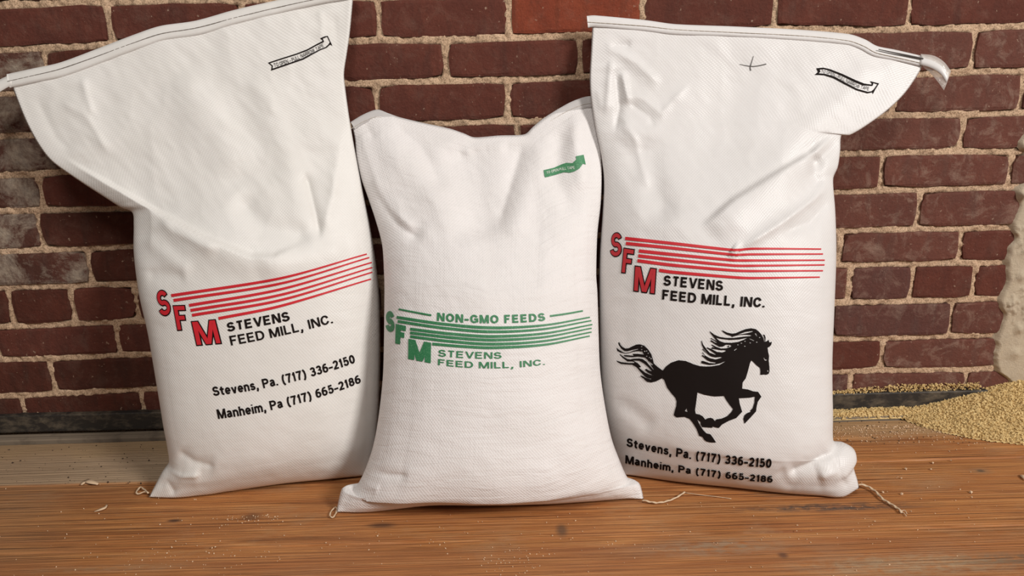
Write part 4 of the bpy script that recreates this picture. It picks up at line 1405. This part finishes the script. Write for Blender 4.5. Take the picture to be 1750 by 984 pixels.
Q = [S_3.on_mid(q)[0] + S_3.N * l for q, l in (((1576, 115), .003), ((1590, 128), .004), ((1602, 143), .005), ((1611, 156), .005))]
o = ribbon(S_3, 'clear_tape', P, Q, M_CLEAR, 0.0006); o['label'] = 'clear plastic tape end sticking out past the corner'
P = [S_3.on_mid(q)[0] + S_3.N * .0085 for q in ((1498, 87), (1524, 92), (1550, 97), (1574, 102))]
Q = [S_3.on_mid(q)[0] + S_3.N * .0085 for q in ((1498, 88.2), (1524, 94), (1550, 99.6), (1574, 104.6))]
ribbon(S_3, 'hem_print', P, Q, M_GREYINK, 0.0004)
T2 = out2[2]
strip_on(S_2, 'top_hem', T2, [14, 16, 17, 18, 18, 18, 20], M_BAG2, 0.0018, lump=0.0008)
stitches(S_2, 'stitch_line', [(x, y + 13) for x, y in T2], flat_mat('white_stitch', (0.62, 0.56, 0.50), 0.8), 52, 0.00045, 0.0056)


def floor_thread(pts, z0, n):
    C = catmull(pts, n)
    P = np.array([on_floor(x, y, 0.0022) for x, y in C])
    P[:, 2] = np.interp(np.linspace(0, 1, n), np.linspace(0, 1, len(z0)), z0)
    return P


thread(S_3, 'loose_thread', floor_thread([(1467, 832), (1480, 833), (1495, 840), (1508, 853), (1523, 862), (1535, 870), (1541, 876)], [0.006, .0028, .0022, .0022], 40), 0.0017)
thread(S_3, 'thread_end', floor_thread([(1538, 872), (1545, 876), (1549, 881)], [.0018, .0014], 8), 0.0006, ply=False)
thread(S_3, 'thread_end', floor_thread([(1538, 873), (1546, 872), (1550, 877)], [.0018, .0025, .0014], 8), 0.0006, ply=False)
thread(S_2, 'loose_thread', floor_thread([(1098, 857), (1122, 860), (1145, 855), (1160, 848), (1170, 841)], [0.004, .002, .002], 36), 0.0014)
thread(S_2, 'thread_end', floor_thread([(1170, 841), (1200, 845), (1228, 848), (1250, 851)], [.0016, .0012], 16), 0.0005, ply=False)
thread(S_2, 'thread_loop', floor_thread([(577, 872), (573, 868), (566, 874), (564, 882), (569, 885), (574, 878), (576, 870)], [0.004, .002, .003, .002], 26), 0.0010)
thread(S_1, 'thread_loop', floor_thread([(254, 846), (246, 838), (240, 834), (233, 842), (236, 845), (248, 842), (254, 846)], [0.006, .004, .003, .003, .005], 26), 0.0011)

# ------------------------------------------------------------------ spilled feed
rng = np.random.default_rng(5)


def pile_h(x, y):
    """height of the spilled feed above the boards"""
    xr = on_floor(1640, 712)[0]
    h = 0.0
    # band lying between the steel strip and the ledge board's front edge
    band = sstep(0.40, 0.50, x) * (0.0105 + 0.004 * sstep(0.5, 0.75, x))
    fy = S1(0.6)
    band = band * sstep(fy - 0.002, fy + 0.012, y)
    # corner heap
    d = np.sqrt(((np.minimum(x, 0.93) - 0.93) / 0.265) ** 2 + ((np.maximum(x, 0.98) - 0.98) / 0.16) ** 2 + ((y + 0.0) / 0.170) ** 2)
    heap = 0.062 * np.clip(1 - d, 0, 1) ** 1.05
    h = np.maximum(band, heap)
    return h + 0.0025 * fbm(np.asarray(x) * 45, np.asarray(y) * 45, 77, 3) * (h > 0.004)


gx = np.linspace(0.36, 1.14, 170); gy = np.linspace(-0.185, -0.003, 60)
GX, GY = np.meshgrid(gx, gy)
GH = pile_h(GX, GY)
pvts = np.stack([GX.ravel(), GY.ravel(), (GH - 0.001).ravel()], -1)
Fc = [f for f in grid_faces(170, 60) if max(GH.ravel()[list(f)]) > 0.003]
V = list(map(tuple, pvts))
used = sorted({i for f in Fc for i in f}); mp = {i: k for k, i in enumerate(used)}
V = [V[i] for i in used]; Fc = [tuple(mp[i] for i in f) for f in Fc]
OCT = np.array([(1, 0, 0), (-1, 0, 0), (0, 1, 0), (0, -1, 0), (0, 0, 1), (0, 0, -1)], float)
OF = [(0, 2, 4), (2, 1, 4), (1, 3, 4), (3, 0, 4), (2, 0, 5), (1, 2, 5), (3, 1, 5), (0, 3, 5)]


def crumb(V, Fc, x, y, z, r):
    if -0.60 < x < 0.42 and -0.30 < y < -0.05 and z < 0.003 and not (x < -0.50): return
    s_ = rng.uniform(0.55, 1.35, 3) * r
    A = np.linalg.qr(rng.normal(size=(3, 3)))[0]
    q = (OCT * s_) @ A + np.array([x, y, z])
    o0 = len(V)
    V.extend(map(tuple, q)); Fc.extend([tuple(o0 + i for i in f) for f in OF])


cnt = 0
while cnt < 11500:
    x, y = rng.uniform(0.38, 1.14), rng.uniform(-0.18, -0.004)
    h = float(pile_h(x, y))
    if h < 0.003: continue
    crumb(V, Fc, x, y, h + 0.0006, rng.choice([0.0012, 0.0019, 0.0027, 0.0036], p=[.35, .33, .22, .1]))
    cnt += 1
# feed caught on top of the steel strip
for _ in range(900):
    x = rng.uniform(0.53, 0.84)
    k = sstep(0.53, 0.70, x)
    crumb(V, Fc, x, rng.uniform(-0.014, -0.004), zs_t + rng.uniform(0, 0.001 + 0.012 * k), rng.uniform(.001, .0024))
o = mesh_obj('spilled_feed', V, Fc, M_FEED, smooth=False)
tag(o, 'heap of tan ground feed spilled in the corner at the foot of the wall', 'feed', kind='stuff')

V, Fc = [], []
for _ in range(650):
    x = rng.normal(0.66, 0.12); y = -0.06 - abs(rng.normal(0, 0.035))
    if x < .40: continue
    crumb(V, Fc, x, y, 0.0010, rng.uniform(.0005, .0016))
for (cx_, cy_, n_, sx_, sy_) in ((435, 875, 130, .030, .018), (880, 958, 60, .03, .015), (300, 950, 70, .08, .02), (1300, 925, 90, .25, .05), (800, 930, 120, .40, .05), (1560, 840, 50, .14, .05), (1150, 845, 40, .05, .02), (300, 890, 60, .20, .05)):
    p = on_floor(cx_, cy_)
    for _ in range(n_):
        x, y = p[0] + rng.normal(0, sx_), p[1] + rng.normal(0, sy_)
        crumb(V, Fc, x, y, 0.0008, rng.uniform(.0004, .0012))
for x_, y_ in ((1541, 845), (1548, 802), (1540, 818), (1659, 842), (1591, 803), (1594, 792), (1509, 842), (1625, 788)):
    p = on_floor(x_, y_); crumb(V, Fc, p[0], p[1], .0015, .0023)
o = mesh_obj('feed_crumbs', V, Fc, M_SHAV, smooth=False)
tag(o, 'pale feed crumbs and sawdust scattered over the floorboards', 'crumbs', kind='stuff')

V, Fc = [], []
for _ in range(110):
    px_, py_ = rng.uniform(0, 285), rng.uniform(760, 828)
    p = on_floor(px_, py_)
    crumb(V, Fc, p[0], p[1], 0.0006, .0005 + .0016 * rng.uniform() ** 3)
for _ in range(60):
    px_, py_ = rng.uniform(1425, 1700), rng.uniform(718, 760)
    p = on_floor(px_, py_)
    crumb(V, Fc, p[0], p[1], 0.0006, rng.uniform(.0006, .0016))
o = mesh_obj('dark_litter', V, Fc, M_CHIP, smooth=False)
tag(o, 'dark specks of chaff littering the dusty board beside the wall', 'chaff', kind='stuff')


def shaving(name, pts, w, label, mat=None):
    C = np.array([on_floor(*p) for p in catmull(pts, 12)])
    n = len(C)
    t = np.gradient(C, axis=0); t /= np.linalg.norm(t, axis=1)[:, None]
    side = np.stack([-t[:, 1], t[:, 0], np.zeros(n)], -1)
    wv = w * np.sin(np.linspace(0.35, math.pi - 0.3, n))
    lift = 0.0012 + 0.003 * np.abs(np.sin(np.linspace(0, 2.6, n)))
    A = C + side * wv[:, None]; B = C - side * wv[:, None]
    A[:, 2] = lift; B[:, 2] = lift * 0.45 + 0.0006
    V = np.vstack([A, B, A - [0, 0, .0006], B - [0, 0, .0006]])
    Fc = []
    for i in range(n - 1):
        Fc += [(i, n + i, n + i + 1, i + 1), (2 * n + i, 2 * n + i + 1, 3 * n + i + 1, 3 * n + i), (i, i + 1, 2 * n + i + 1, 2 * n + i), (n + i + 1, n + i, 3 * n + i, 3 * n + i + 1)]
    Fc += [(0, 2 * n, 3 * n, n), (n - 1, 2 * n - 1, 4 * n - 1, 3 * n - 1)]
    o = mesh_obj(name, V, Fc, mat or M_SHAV, loc=tuple(C[n // 2] * [1, 1, 0]))
    tag(o, label, 'shaving', 'wood shavings on the floor')


shaving('wood_shaving', [(139, 829), (147, 824), (156, 826), (168, 829)], 0.0042, 'curled pale shaving lying in the board joint at the left')
shaving('wood_shaving', [(161, 875), (172, 873), (180, 870), (184, 864)], 0.0018, 'thin bent pale shaving on the boards in front of the left sack')
shaving('wood_shaving', [(1744, 812), (1749, 817), (1753, 822)], 0.0035, 'pale chip on the boards at the right edge of the floor')
